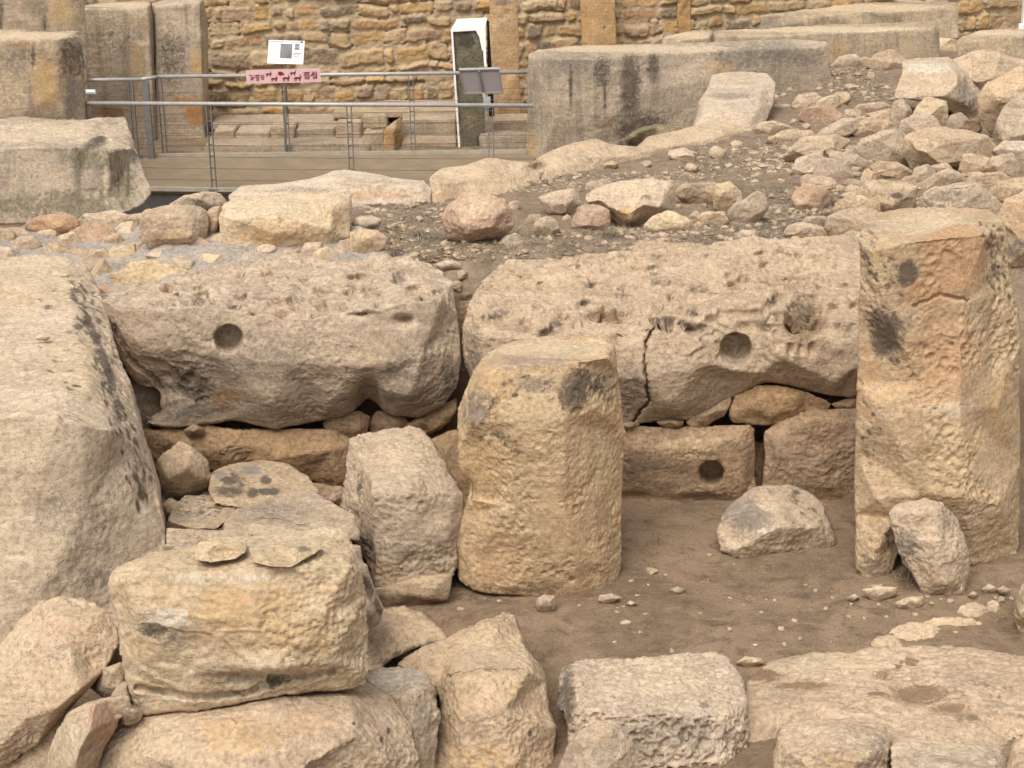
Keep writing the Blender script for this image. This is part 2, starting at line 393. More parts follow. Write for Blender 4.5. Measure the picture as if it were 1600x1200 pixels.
c = mixc(t, ramp(t, noise(t, p, 1.1, 10, .74, .8), .42, .58), (.31, .22, .145), (.205, .145, .095))
c = mixc(t, ramp(t, noise(t, p, 5, 11, .8, .5), .50, .62, 0, .7), c, (.115, .082, .055))
c = mixc(t, ramp(t, noise(t, posvec(t, (1.2, 4, 3)), 2.4, 10, .8, .8), .50, .62, 0, .65), c, (.30, .22, .145))
sx = N(t, 'ShaderNodeSeparateXYZ'); t.links.new(posvec(t), sx.inputs[0])
c = mixc(t, ramp(t, sx.outputs[2], .5, .9, 0, .75), c, mixc(t, ramp(t, noise(t, p, 4, 11, .82), .43, .58), (.31, .235, .165), (.19, .145, .105)))
c = mixc(t, ramp(t, noise(t, p, 38, 7, .75), .57, .66, 0, .6), c, (.40, .30, .20))
c = mixc(t, ramp(t, noise(t, p, 55, 6, .75), .53, .64, 0, .6), c, (.09, .065, .045))
t.links.new(c, b.inputs['Base Color']); setin(b, 'Roughness', .97)
bp = N(t, 'ShaderNodeBump'); setin(bp, 'Strength', .7); setin(bp, 'Distance', .03)
t.links.new(noise(t, p, 42, 10, .72), bp.inputs['Height']); t.links.new(bp.outputs[0], b.inputs['Normal'])
MAT['earth'] = m
tag(link('ground', gm, 'earth'), kind='structure')

# ------------------------------------------------------------------ the two great lying blocks
def pocks(seed, n, top, bot, x0, x1, cols, big=1.0):          # worn hollows: dents, with soil and pit shade painted into their colour
    r = random.Random(seed); D, T = [], []
    for _ in range(n):
        x = r.uniform(x0, x1); f = r.random()**.8; yt = float(np.interp(x, *top)); yb = float(np.interp(x, *bot)); y = yt+(yb-yt)*f
        rx, ry = r.uniform(4, 15)*big, r.uniform(2.2, 4.6)*big*(.8+.5*f)
        D.append(('dent', x, y, rx, ry, r.uniform(.04, .085))); T.append((r.choice(cols), x, y, rx*.9, ry*.9, r.uniform(.6, 1.15), r.uniform(-12, 8)))
    return D, T
def dashes(seed, n, path, wid, ang, rx, ry, st, col='black'):  # short lichen streaks strewn along a line
    r = random.Random(seed); T = []
    for _ in range(n):
        k = r.random()*(len(path)-1); i = int(k); f = k-i; x = path[i][0]+(path[i+1][0]-path[i][0])*f+r.gauss(0, wid); y = path[i][1]+(path[i+1][1]-path[i][1])*f+r.gauss(0, wid)
        T.append((col, x, y, rx*r.uniform(.5, 1.4), ry*r.uniform(.6, 1.3), r.uniform(.5, 1)*st, ang(f+i)+r.uniform(-14, 14)))
    return T
PD1, PT1 = pocks(1, 34, ([230, 345, 480, 600, 700], [452, 425, 416, 412, 428]), ([180, 330, 450, 560, 690], [478, 480, 500, 492, 470]), 215, 690, ('soil', 'soil', 'black', 'grey'))
PD2, PT2 = pocks(2, 52, ([750, 800, 1000, 1200, 1340], [440, 418, 398, 382, 376]), ([740, 870, 1010, 1120, 1340], [515, 530, 510, 490, 515]), 745, 1338, ('soil', 'soil', 'black', 'grey'))
S('lying_block', 'huge rounded lying block with one cup hole, left of the dark gap', 'stone block',
  [(163, 470, .1), (200, 452, .5), (290, 432, .85), (345, 416, 1.0), (430, 405, 1.1), (520, 414, 1.0), (600, 404, 1.1), (690, 420, .95), (708, 445, .55), (716, 500, .25), (719, 560, .12),
   (712, 605, .1), (694, 633, .12), (656, 653, .12), (612, 650, .14), (590, 640, .16), (575, 633, .2), (560, 640, .16), (540, 648, .12), (500, 656, .12), (430, 667, .1), (360, 656, .12), (330, 663, .1), (290, 669, .1), (224, 668, .1),
   (222, 652, .1), (243, 640, .1), (236, 618, .12), (205, 600, .15), (188, 565, .15), (175, 515, .12)], 12.0,
  inner=[(185, 480, -.02), (250, 478, -.08), (330, 474, -.1), (450, 492, -.12), (560, 484, -.14), (640, 470, -.12), (690, 470, .0), (250, 455, .4), (420, 440, .6), (560, 440, .65), (660, 440, .5),
         (220, 540, -.06), (330, 560, -.16), (450, 570, -.2), (560, 570, -.22), (660, 560, -.18), (300, 620, -.02), (420, 630, -.1), (520, 625, -.1), (640, 620, -.14), (575, 605, -.1), (690, 560, -.05)],
  edges=[(0, 1), (1, 2), (2, 3), (3, 4), (4, 5)], t=.45, mat='lime', sm=10, erode=1.4, pits=.5, flake=.1, vox=.0105, rough=.5,
  carve=[('hole', 357, 530, 22, .2), ('dent', 632, 500, 12, 6, .09), ('dent', 632, 503, 20, 9, .04), ('dent', 285, 595, 60, 45, .12), ('dent', 225, 640, 25, 30, .1), ('dent', 575, 625, 16, 30, .1), ('dent', 445, 492, 9, 6, .06),
         ('crack', [(180, 510), (200, 560), (235, 600), (252, 640)], 5, .05)]+PD1,
  stain=[('black', 300, 600, 40, 26, .75, 30), ('grey', 290, 640, 50, 22, .6), ('grey', 400, 560, 120, 50, .35), ('rust', 340, 620, 40, 20, .4), ('grey', 620, 570, 70, 50, .35), ('gold', 590, 560, 60, 50, .35), ('black', 700, 590, 12, 40, .5), ('pink', 200, 560, 30, 70, .35),
         ('soil', 520, 452, 120, 10, .65, 5, 6), ('soil', 420, 470, 90, 8, .5, 0, 6), ('rust', 440, 490, 14, 8, .5)]+PT1)
S('lying_block', 'huge cracked lying block with one cup hole behind the two standing stones', 'stone block',
  [(735, 470, .5), (750, 440, .95), (788, 409, 1.5), (850, 412, 1.5), (900, 404, 1.55), (1010, 386, 1.8), (1100, 379, 1.85), (1200, 371, 1.95), (1350, 368, 2.0), (1420, 372, 2.0), (1470, 480, .6), (1470, 600, .15),
   (1400, 618, .1), (1340, 621, .08), (1310, 618, .08), (1270, 612, .1), (1232, 601, .12), (1190, 597, .14), (1152, 614, .12), (1118, 637, .1), (1080, 656, .08), (1040, 659, .08), (985, 661, .08), (880, 662, .1), (780, 640, .1), (742, 600, .12), (728, 560, .15), (724, 510, .22)], 12.0,
  inner=[(745, 520, .0), (800, 525, -.08), (870, 530, -.1), (940, 520, -.08), (1010, 512, -.06), (1040, 498, .0), (1120, 487, .05), (1185, 484, .05), (1240, 505, -.02), (1285, 520, -.04), (1345, 515, -.04), (1420, 520, -.02),
         (800, 460, .75), (950, 450, .95), (1100, 440, 1.0), (1250, 430, 1.15), (1380, 440, 1.1), (1150, 462, .6),
         (760, 580, .0), (900, 590, -.12), (1000, 590, -.16), (1100, 570, -.14), (1220, 560, -.14), (1340, 570, -.12), (1050, 630, -.1), (1190, 585, -.05), (1300, 600, -.06)],
  edges=[(i, i+1) for i in range(11)], t=.45, mat='lime', sm=7, erode=1.5, pits=.5, flake=.2, vox=.0105, rough=.5,
  carve=[('hole', 1150, 545, 24, .22), ('dent', 1165, 515, 16, 12, .04), ('crack', [(1028, 500), (1010, 535), (1007, 570), (1011, 610), (1014, 628), (1000, 642), (990, 660)], 2.6, .10),
         ('dent', 870, 508, 14, 7, .1), ('dent', 950, 493, 34, 8, .12), ('dent', 1045, 505, 12, 9, .14), ('dent', 1085, 510, 26, 12, .12), ('dent', 1035, 478, 10, 8, .06), ('dent', 1252, 498, 26, 22, .15), ('dent', 1282, 494, 12, 12, .06), 
         ('dent', 1236, 546, 5, 8, .07), ('dent', 1254, 544, 5, 9, .07), ('dent', 1270, 546, 6, 9, .06), ('dent', 825, 508, 8, 7, .08), ('dent', 780, 490, 14, 6, .06), ('dent', 1190, 510, 10, 7, .05), ('dent', 1220, 582, 3, 3, .05)]+PD2,
  stain=[('black', 1256, 492, 30, 18, .6), ('soil', 1253, 505, 36, 30, .7), ('black', 1043, 502, 12, 8, .8), ('black', 1085, 511, 26, 9, .7), ('black', 870, 510, 14, 8, .7), ('soil', 950, 493, 36, 9, .8), ('grey', 990, 600, 26, 60, .35), ('grey', 1100, 560, 140, 50, .25),
         ('grey', 1150, 548, 22, 22, .5), ('pale', 1120, 500, 90, 12, .5), ('soil', 1160, 445, 60, 7, .7, 0, 6), ('soil', 1120, 455, 40, 6, .6, 0, 6), ('black', 1250, 545, 24, 8, .55, 0, 14), ('black', 1195, 512, 14, 8, .5), ('soil', 840, 450, 60, 10, .4, 0, 6), ('grey', 740, 560, 14, 70, .5), ('soil', 1240, 395, 40, 8, .6, 0, 7)]+PT2)

# ------------------------------------------------------------------ the standing stones
S('standing_stone', 'squat ochre standing stone with a black patch, left of the taller one', 'standing stone',
  [(716, 640, .2), (728, 608, .2), (740, 575, .3), (760, 550, .5), (785, 537, .62), (830, 528, .7), (900, 525, .72), (946, 527, .7), (962, 543, .55), (966, 585, .3), (968, 620, .3), (974, 680, .3), (971, 780, .3), (969, 885, .3),
   (962, 917, .25), (935, 930, .12), (900, 937, .04), (850, 933, .0), (790, 928, .0), (740, 920, .05), (720, 905, .1), (714, 860, .1), (720, 800, .12), (723, 770, .15), (716, 700, .15)], 10.5,
  inner=[(752, 590, .02), (790, 572, -.02), (850, 569, -.05), (905, 566, -.02), (950, 560, .1), (735, 660, .0), (800, 660, -.12), (880, 660, -.12), (930, 640, .02), (730, 780, .05), (800, 790, -.06), (880, 790, -.08), (930, 790, .06), (740, 880, .02), (830, 880, -.06), (900, 880, -.04), (940, 880, .08)],
  edges=[(0, 1), (1, 2), (2, 3), (3, 4)], t=.12, mat='warm', sm=3, rough=.65, warp=.5, flake=.25, pits=.6, vox=.0088, zb=-.2,
  carve=[('hole', 893, 905, 4, .03), ('dent', 722, 770, 18, 25, .08), ('dent', 790, 870, 50, 30, .03)],
  stain=[('black', 900, 608, 26, 36, .85, 25), ('black', 925, 600, 26, 22, .6), ('grey', 840, 605, 40, 18, .55), ('grey', 745, 640, 26, 30, .6), ('lich', 830, 560, 90, 20, .4), ('pale', 860, 545, 100, 18, .6), ('gold', 830, 640, 60, 40, .6), ('black', 775, 685, 22, 16, .45), ('ochre', 760, 720, 50, 60, .5), ('orange', 890, 800, 40, 70, .35), ('orange', 770, 870, 60, 50, .4), ('soil', 800, 925, 120, 14, .5), ('gold', 930, 720, 30, 90, .4)]
  +dashes(9, 40, [(750, 640), (800, 610), (860, 600), (900, 620), (940, 590)], 14, lambda k: -25, 10, 4, .7)+dashes(10, 18, [(760, 690), (800, 680)], 16, lambda k: 10, 7, 4, .6))
S('standing_stone', 'tall ochre standing stone with an orange patch near its top, at the right edge', 'standing stone',
  [(1342, 375, .15), (1350, 348, .5), (1372, 334, .8), (1420, 325, .95), (1482, 322, 1.0), (1545, 329, .95), (1567, 343, .6), (1574, 370, .4), (1580, 430, .35), (1590, 475, .35), (1596, 530, .35), (1592, 620, .35), (1592, 720, .35), (1593, 800, .35), (1588, 850, .35), (1580, 885, .3),
   (1560, 893, .25), (1520, 895, .15), (1470, 880, .15), (1440, 850, .16), (1415, 835, .14), (1400, 868, .1), (1390, 905, .03), (1375, 914, .0), (1350, 908, .0), (1339, 890, .04), (1338, 800, .1), (1338, 700, .1), (1340, 600, .1), (1344, 500, .1), (1345, 430, .1)], 10.72,
  inner=[(1360, 392, -.02), (1400, 380, -.04), (1440, 372, -.02), (1500, 366, .0), (1545, 366, .12), (1375, 470, -.04), (1440, 470, .0), (1510, 470, .0), (1550, 470, .14), (1375, 640, -.05), (1440, 600, .0), (1500, 640, -.05), (1560, 640, .12), (1370, 780, -.04), (1440, 770, -.06), (1510, 780, -.08), (1560, 790, .08), (1365, 870, -.04), (1520, 860, .08), (1398, 810, -.02)],
  edges=[(0, 1), (1, 2), (2, 3), (3, 4)], t=.12, mat='warm', sm=3, rough=.65, warp=.45, flake=.25, pits=.9, vox=.009, zb=-.2,
  carve=[('dent', 1475, 430, 45, 90, .05), ('dent', 1480, 560, 42, 70, .04), ('dent', 1560, 520, 18, 90, .04), ('dent', 1555, 400, 16, 30, .04), ('crack', [(1430, 480), (1470, 465), (1515, 470)], 4, .03)],
  stain=[('orange', 1490, 400, 50, 55, 1.1), ('orange', 1450, 455, 44, 24, .95), ('orange', 1475, 560, 56, 90, .6), ('black', 1385, 525, 26, 36, .95), ('black', 1418, 430, 18, 24, .9), ('black', 1370, 500, 20, 20, .6), ('black', 1545, 410, 16, 44, .6, 0, 9), ('lich', 1360, 370, 26, 30, .55, 0, 8), ('black', 1357, 690, 22, 40, .55, 0, 10), ('pale', 1450, 350, 80, 20, .7), ('pale', 1490, 640, 40, 14, .7), ('lich', 1500, 634, 24, 6, .6), ('grey', 1365, 890, 30, 22, .5), ('gold', 1500, 720, 70, 60, .6), ('orange', 1360, 560, 20, 80, .4), ('gold', 1555, 560, 20, 120, .4), ('ochre', 1560, 640, 24, 90, .4), ('soil', 1500, 890, 80, 14, .5)]
  +dashes(5, 40, [(1355, 360), (1362, 420), (1400, 430), (1415, 420)], 14, lambda k: 40, 6, 3.2, .75)+dashes(6, 40, [(1545, 350), (1552, 400), (1560, 460)], 8, lambda k: 70, 6, 3, .75)+dashes(7, 26, [(1352, 600), (1358, 690), (1366, 760)], 9, lambda k: 30, 5, 3, .7)+dashes(8, 22, [(1365, 480), (1400, 560)], 14, lambda k: 60, 8, 4, .8))
S('leaning_stone', 'grey oval stone slab leaning on the foot of the tall standing stone', 'rock',
  [(1390, 800, .1), (1402, 787, .12), (1440, 779, .12), (1472, 784, .12), (1490, 810, .1), (1508, 840, .08), (1518, 868, .04), (1514, 900, .02), (1506, 934, .0), (1488, 931, .0), (1440, 928, .0), (1430, 905, .02), (1412, 872, .05), (1396, 835, .08)], 10.44,
  inner=[(1430, 800, .0), (1465, 800, .0), (1470, 850, -.1), (1500, 870, -.06), (1420, 840, -.02), (1460, 910, -.08), (1490, 905, -.08)], t=.12, mat='lime', sm=4, flake=.35, stain=[('grey', 1415, 850, 24, 30, .6), ('grey', 1480, 810, 30, 24, .4), ('pale', 1440, 905, 30, 20, .5)], zb=-.15)
S('stone_block', 'upright rectangular stone block with a flat sloping top, left of the squat standing stone', 'stone block',
  [(546, 684, .75), (575, 678, .85), (610, 674, .9), (645, 671, .9), (662, 676, .85), (690, 712, .6), (708, 750, .3), (722, 772, .12), (724, 800, .12), (718, 840, .12), (711, 850, .1), (710, 885, .08), (704, 900, .06), (702, 912, .04), (650, 921, .02), (592, 932, .0), (583, 912, .06), (575, 880, .25), (556, 850, .4), (538, 792, .5), (541, 725, .65)], 10.5,
  inner=[(584, 770, .0), (586, 762, .02), (650, 768, -.03), (712, 770, .06), (583, 850, .0), (585, 900, .0), (650, 840, -.05), (700, 840, .02), (562, 720, .5), (565, 780, .3)], edges=[(0, 2), (2, 3), (0, 4), (4, 5), (1, 8)], t=.1, mat='dull', sm=3, rough=1.25, flake=.25, zb=-.1,
  stain=[('grey', 620, 850, 50, 60, .3), ('pale', 630, 720, 60, 40, .5), ('ochre', 600, 890, 30, 26, .4), ('black', 562, 755, 6, 24, .5), ('pale', 600, 780, 12, 40, .3)])  # pale patch puts the brighter light of the top into the colour
S('base_stone', 'low brown footing stone under the upright rectangular block', 'rock',
  [(585, 920), (640, 905), (706, 895), (705, 915), (700, 938), (640, 948), (596, 952)], 10.42, bulge=.06, t=.3, mat='dull', sm=3, stain=[('soil', 640, 940, 70, 12, .8)])

# ------------------------------------------------------------------ back wall base course
bw = dict(cat='stone block', t=.5)
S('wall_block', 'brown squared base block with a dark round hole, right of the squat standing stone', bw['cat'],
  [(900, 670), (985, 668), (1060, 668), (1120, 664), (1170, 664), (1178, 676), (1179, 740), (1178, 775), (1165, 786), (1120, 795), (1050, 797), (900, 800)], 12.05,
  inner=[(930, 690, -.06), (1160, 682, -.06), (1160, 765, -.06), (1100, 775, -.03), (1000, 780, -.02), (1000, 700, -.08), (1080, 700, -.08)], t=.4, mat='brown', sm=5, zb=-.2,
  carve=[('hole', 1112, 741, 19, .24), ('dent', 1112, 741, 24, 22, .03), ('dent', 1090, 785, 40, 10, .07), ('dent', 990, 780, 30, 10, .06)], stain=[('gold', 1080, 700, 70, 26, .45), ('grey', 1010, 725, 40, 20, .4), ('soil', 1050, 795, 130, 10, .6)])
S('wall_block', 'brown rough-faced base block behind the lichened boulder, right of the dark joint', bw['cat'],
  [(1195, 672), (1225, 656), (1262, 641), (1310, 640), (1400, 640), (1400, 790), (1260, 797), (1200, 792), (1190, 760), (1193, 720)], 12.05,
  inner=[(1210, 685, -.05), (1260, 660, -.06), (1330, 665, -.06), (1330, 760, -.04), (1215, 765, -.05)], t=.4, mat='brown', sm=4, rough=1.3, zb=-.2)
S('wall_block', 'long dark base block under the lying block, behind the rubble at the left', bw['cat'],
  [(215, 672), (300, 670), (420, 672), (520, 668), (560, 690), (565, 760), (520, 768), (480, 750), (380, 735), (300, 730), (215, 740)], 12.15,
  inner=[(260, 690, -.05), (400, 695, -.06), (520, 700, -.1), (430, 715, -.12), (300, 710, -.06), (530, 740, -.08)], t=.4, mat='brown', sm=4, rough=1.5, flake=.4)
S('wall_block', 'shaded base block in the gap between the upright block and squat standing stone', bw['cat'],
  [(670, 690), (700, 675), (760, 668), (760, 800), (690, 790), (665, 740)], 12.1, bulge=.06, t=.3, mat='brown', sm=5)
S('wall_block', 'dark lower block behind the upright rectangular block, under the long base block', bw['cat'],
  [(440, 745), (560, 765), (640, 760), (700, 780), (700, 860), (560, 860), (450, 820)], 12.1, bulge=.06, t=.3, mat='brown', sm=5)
ch = 'chinking stones wedged between the courses of the back wall'
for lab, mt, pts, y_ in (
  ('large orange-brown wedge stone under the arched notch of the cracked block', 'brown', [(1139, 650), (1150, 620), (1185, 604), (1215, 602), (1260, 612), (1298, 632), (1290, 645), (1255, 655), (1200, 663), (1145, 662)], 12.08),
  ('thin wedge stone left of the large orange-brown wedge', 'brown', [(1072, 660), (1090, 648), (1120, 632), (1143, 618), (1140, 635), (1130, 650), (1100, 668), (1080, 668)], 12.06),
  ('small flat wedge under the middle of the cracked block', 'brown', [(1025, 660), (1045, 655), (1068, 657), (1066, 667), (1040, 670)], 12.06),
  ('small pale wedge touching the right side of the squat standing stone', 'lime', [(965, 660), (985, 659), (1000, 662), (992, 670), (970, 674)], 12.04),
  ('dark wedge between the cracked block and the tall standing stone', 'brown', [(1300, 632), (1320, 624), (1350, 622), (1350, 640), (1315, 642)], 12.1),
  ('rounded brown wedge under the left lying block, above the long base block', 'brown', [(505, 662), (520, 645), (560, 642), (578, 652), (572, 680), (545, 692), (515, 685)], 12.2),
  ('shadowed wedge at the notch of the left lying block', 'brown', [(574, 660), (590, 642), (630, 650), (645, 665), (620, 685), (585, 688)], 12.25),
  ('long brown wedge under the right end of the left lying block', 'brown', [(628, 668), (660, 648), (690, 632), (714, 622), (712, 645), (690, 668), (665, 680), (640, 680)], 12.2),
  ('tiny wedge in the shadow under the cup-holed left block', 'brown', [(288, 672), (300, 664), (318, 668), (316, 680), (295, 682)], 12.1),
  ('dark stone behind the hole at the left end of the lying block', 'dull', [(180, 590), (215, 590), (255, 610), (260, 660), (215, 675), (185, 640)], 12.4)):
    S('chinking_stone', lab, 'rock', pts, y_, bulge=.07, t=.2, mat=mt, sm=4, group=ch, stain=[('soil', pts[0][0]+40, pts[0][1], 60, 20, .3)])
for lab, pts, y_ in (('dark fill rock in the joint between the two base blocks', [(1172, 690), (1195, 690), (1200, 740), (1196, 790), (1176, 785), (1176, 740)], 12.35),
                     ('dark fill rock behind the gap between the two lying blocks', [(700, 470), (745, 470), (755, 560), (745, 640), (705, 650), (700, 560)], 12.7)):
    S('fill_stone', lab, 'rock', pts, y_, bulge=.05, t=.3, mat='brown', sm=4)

# ------------------------------------------------------------------ left: the great bank block and the pile at its foot
S('bank_block', 'enormous cream bank block with dark lichen streaks down its right side', 'stone block',
  [(-90, 412, 3.4), (0, 405, 3.4), (55, 398, 3.5), (105, 402, 3.4), (135, 422, 3.3), (160, 460, 2.9), (180, 530, 2.1), (197, 585, 1.6), (222, 675, .9), (248, 755, .6), (261, 838, .4), (258, 900, .2), (215, 960, .0), (160, 1010, -.1), (60, 1040, -.3), (-90, 1060, -.4)], 9.6,
  inner=[(-90, 654, .02), (0, 654, .0), (92, 648, .0), (130, 660, .05), (172, 668, .22), (212, 692, .5), (-80, 641, .40), (0, 641, .40), (90, 636, .38), (134, 646, .45), (178, 655, .55), (118, 520, 1.75), (140, 600, .8), (60, 520, 1.75), (-60, 520, 1.8), (112, 450, 2.7), (40, 450, 2.7), (-60, 450, 2.7), (205, 790, .25), (130, 790, .0), (40, 800, -.1), (-60, 800, -.1), (60, 930, -.25), (180, 900, .05)],
  edges=[(0, 1), (1, 2), (2, 3), (3, 4), (4, 5), (6, 7), (7, 8), (8, 9), (9, 10)], t=.4, mat='pale', sm=9, rough=.5, warp=.8, flake=.2, vox=.0125, erode=.5, pits=.3,
  carve=[('crack', [(92, 640), (94, 625), (80, 600)], 4, .03)],
  stain=[('black', 140, 505, 14, 6, .9, 50), ('black', 122, 510, 9, 5, .8), ('black', 150, 530, 9, 20, .8, -20), ('black', 160, 555, 7, 24, .85, -15), ('black', 172, 590, 7, 24, .8, -15), ('black', 185, 640, 8, 22, .7, -18), ('black', 120, 470, 20, 5, .6, 40), ('lich', 185, 670, 20, 60, .55, -15, 14), ('black', 215, 740, 12, 44, .65, -15, 12), ('black', 140, 480, 24, 30, .7, 40, 16), ('black', 170, 560, 24, 80, .6, -15, 16), ('black', 230, 740, 14, 60, .5, -15, 16), ('black', 75, 480, 8, 4, .7), ('grey', 150, 905, 40, 18, .4), ('gold', 130, 560, 60, 60, .4), ('pale', 20, 700, 70, 50, .5), ('pale', 60, 860, 60, 40, .4), ('gold', 40, 450, 100, 40, .4), ('grey', 100, 820, 70, 60, .3)]
  +dashes(3, 85, [(112, 445), (138, 500), (158, 560), (178, 620), (196, 680), (214, 740), (228, 800)], 9, lambda k: 52+k*4, 9, 2.6, .95)+dashes(4, 30, [(20, 440), (90, 460), (120, 560), (110, 620)], 26, lambda k: 10, 7, 2.2, .7))
S('flake', 'tiny loose flake lying on the cream bank block', 'rock', [(56, 526), (70, 522), (78, 528), (72, 532), (58, 531)], 11.1, bulge=.02, t=.04, mat='pale', sm=1, vox=.006)
S('rock', 'pointed brown rock standing between the bank block and the grey-spotted slab', 'rock',
  [(246, 718), (262, 705), (280, 690), (300, 698), (322, 718), (330, 745), (322, 765), (300, 780), (262, 783), (250, 760)], 10.9, inner=[(270, 712, -.05), (292, 730, -.22), (310, 745, -.15), (265, 750, -.15), (295, 765, -.1)], t=.25, mat='dull', sm=3, warp=.6)
S('slab', 'round-backed slab spotted with dark grey lichen at the back of the left pile', 'stone slab',
  [(328, 738, .35), (360, 726, .5), (410, 719, .6), (450, 726, .55), (480, 745, .4), (497, 768, .2), (470, 790, .0), (400, 795, -.1), (335, 785, -.1), (326, 765, .1)], 10.6, inner=[(370, 760, .15), (430, 760, .2), (340, 755, .15)], t=.2, mat='dull', sm=4, warp=.5,
  stain=[('lich', 392, 735, 14, 8, .95), ('black', 362, 750, 18, 10, .8), ('black', 415, 750, 9, 7, .9), ('black', 395, 770, 9, 8, .9), ('black', 420, 768, 18, 6, .85), ('black', 358, 768, 26, 9, .7), ('lich', 345, 742, 12, 7, .8), ('black', 376, 758, 7, 5, .8)])
S('slab', 'small slab covered in fine dark specks, left of the cracked grey slab', 'stone slab',
  [(262, 815, .0), (275, 790, .25), (288, 774, .45), (330, 776, .45), (376, 780, .4), (366, 800, .2), (350, 815, .0), (340, 825, -.03), (300, 824, -.03)], 10.25, inner=[(300, 795, .22), (345, 800, .2)], t=.1, mat='dull', sm=3, warp=.5, stain=[('black', 310, 792, 50, 18, .75, 0, 26), ('lich', 300, 800, 60, 24, .5, 0, 16)])
S('slab', 'flat grey slab with a squared right tip, under the grey-spotted slab', 'stone slab',
  [(352, 812, .15), (375, 792, .4), (430, 772, .6), (487, 764, .65), (500, 775, .55), (530, 795, .35), (552, 805, .25), (562, 832, .1), (560, 846, .08), (535, 842, .0), (470, 832, -.05), (420, 830, -.05), (400, 836, -.1), (350, 830, .05)], 10.15, inner=[(450, 800, .3), (500, 815, .12), (550, 815, .14), (420, 815, .1)], edges=[(1, 2)], t=.12, mat='dull', sm=2, warp=.4, rough=.5,
  carve=[('crack', [(405, 812), (440, 812), (465, 822), (480, 822)], 3, .04)], stain=[('grey', 430, 800, 70, 26, .45)])
S('slab', 'lower grey slab just behind the two loose flakes of the bread-shaped block', 'stone slab',
  [(262, 824, .1), (300, 826, .1), (345, 832, .1), (395, 820, .2), (440, 822, .15), (500, 835, .1), (545, 848, .0), (548, 880, -.1), (400, 900, -.1), (260, 880, -.1)], 9.95, t=.3, mat='dull', sm=3, warp=.4, rough=.6)
S('rock', 'dark hidden rock wedged under the fine-specked slab beside the bank block', 'rock', [(252, 790), (266, 780), (290, 790), (285, 815), (258, 812)], 10.5, bulge=.06, mat='dull', sm=3)
S('rock', 'small rock in the shadow behind the tip of the flat grey slab', 'rock', [(508, 778), (520, 771), (532, 778), (530, 790), (512, 790)], 11.2, bulge=.05, t=.1, mat='dull', sm=2)
S('rubble_heap_stone', 'large half-hidden stone on which the flat grey slabs of the left pile lie', 'boulder', [(255, 850), (400, 840), (560, 850), (590, 960), (560, 1010), (300, 1010), (250, 930)], 9.7, bulge=.15, t=.5, mat='dull', sm=5)
S('rock', 'dark-streaked slab edge sticking out behind the right side of the bread-shaped block', 'rock',
  [(540, 868), (556, 872), (575, 885), (582, 915), (598, 950), (590, 975), (560, 990), (535, 960)], 9.0, bulge=.08, t=.3, mat='dull', sm=3, stain=[('black', 575, 920, 8, 22, .8, -20), ('black', 590, 948, 6, 14, .7, -20)])

# ------------------------------------------------------------------ foreground
S('bread_shaped_block', 'big yellow bread-shaped stone block balanced on a boulder, two flakes on top', 'stone block',
  [(168, 912, .05), (176, 893, .1), (200, 875, .2), (235, 864, .3), (290, 856, .35), (340, 843, .4), (400, 834, .45), (470, 830, .45), (520, 828, .45), (540, 834, .4), (553, 855, .3), (562, 890, .15), (570, 930, .1), (575, 985, .1), (574, 1030, .1), (571, 1068, .1), (545, 1078, .05), (500, 1082, .03), (450, 1088, .0), (400, 1093, .0), (340, 1104, .0), (280, 1112, .0), (224, 1119, .0), (208, 1105, .02), (196, 1055, .02), (190, 1000, .02), (180, 955, .03)], 8.0,
  inner=[(195, 905, -.03), (240, 890, -.05), (300, 890, -.06), (400, 888, -.06), (480, 886, -.04), (545, 885, .0), (215, 960, -.08), (300, 960, -.14), (400, 970, -.16), (500, 970, -.12), (555, 970, -.02), (215, 1050, -.05), (320, 1055, -.08), (430, 1030, -.14), (520, 1030, -.1), (560, 1050, .0), (300, 1085, -.06), (420, 1062, -.05), (500, 1060, -.04)],
  edges=[(0, 1), (1, 2), (2, 3), (3, 4), (4, 5)], t=.12, mat='gold', sm=5, rough=1.3, flake=.45, vox=.0085, warp=.7,
  carve=[('crack', [(215, 1075), (300, 1090), (380, 1085), (440, 1065), (520, 1050)], 7, .05), ('dent', 420, 1035, 60, 14, -.05), ('dent', 400, 1062, 60, 8, .05), ('dent', 470, 990, 30, 30, -.03)],
  stain=[('orange', 390, 945, 70, 34, .5, -15), ('orange', 340, 990, 60, 26, .45), ('ochre', 470, 1000, 60, 30, .5), ('ochre', 380, 960, 110, 60, .5), ('black', 240, 985, 26, 14, .8), ('grey', 255, 990, 50, 22, .5), ('gold', 220, 1010, 34, 26, .7), ('gold', 250, 930, 60, 30, .6), ('white', 260, 965, 40, 22, .6), ('black', 400, 1070, 60, 12, .7, -10, 9), ('grey', 360, 1060, 60, 20, .4), ('orange', 222, 942, 10, 9, .5), ('orange', 252, 942, 9, 8, .45), ('white', 330, 905, 120, 12, .4), ('white', 250, 1095, 60, 14, .4)])
for lab, pts in (('left of two thin flakes lying on top of the bread-shaped block', [(305, 862), (312, 848), (345, 842), (385, 843), (384, 862), (366, 873), (330, 878), (308, 874)]),
                 ('right, ragged one of two thin flakes lying on the bread-shaped block', [(388, 856), (420, 851), (470, 850), (508, 853), (490, 866), (465, 878), (455, 884), (425, 884), (396, 878)])):
    q = []
    for x, y in pts:
        q.append((x, y, PZ(x, y, 1.455)[1]-8.1))
    S('flake', lab, 'rock', q, 8.1, bulge=.008, t=.02, back=.9, mat='gold', sm=1, vox=.006, warp=.4, rough=.5, group='loose flakes on the bread-shaped block', stain=[('grey', 475, 858, 12, 5, .7)])
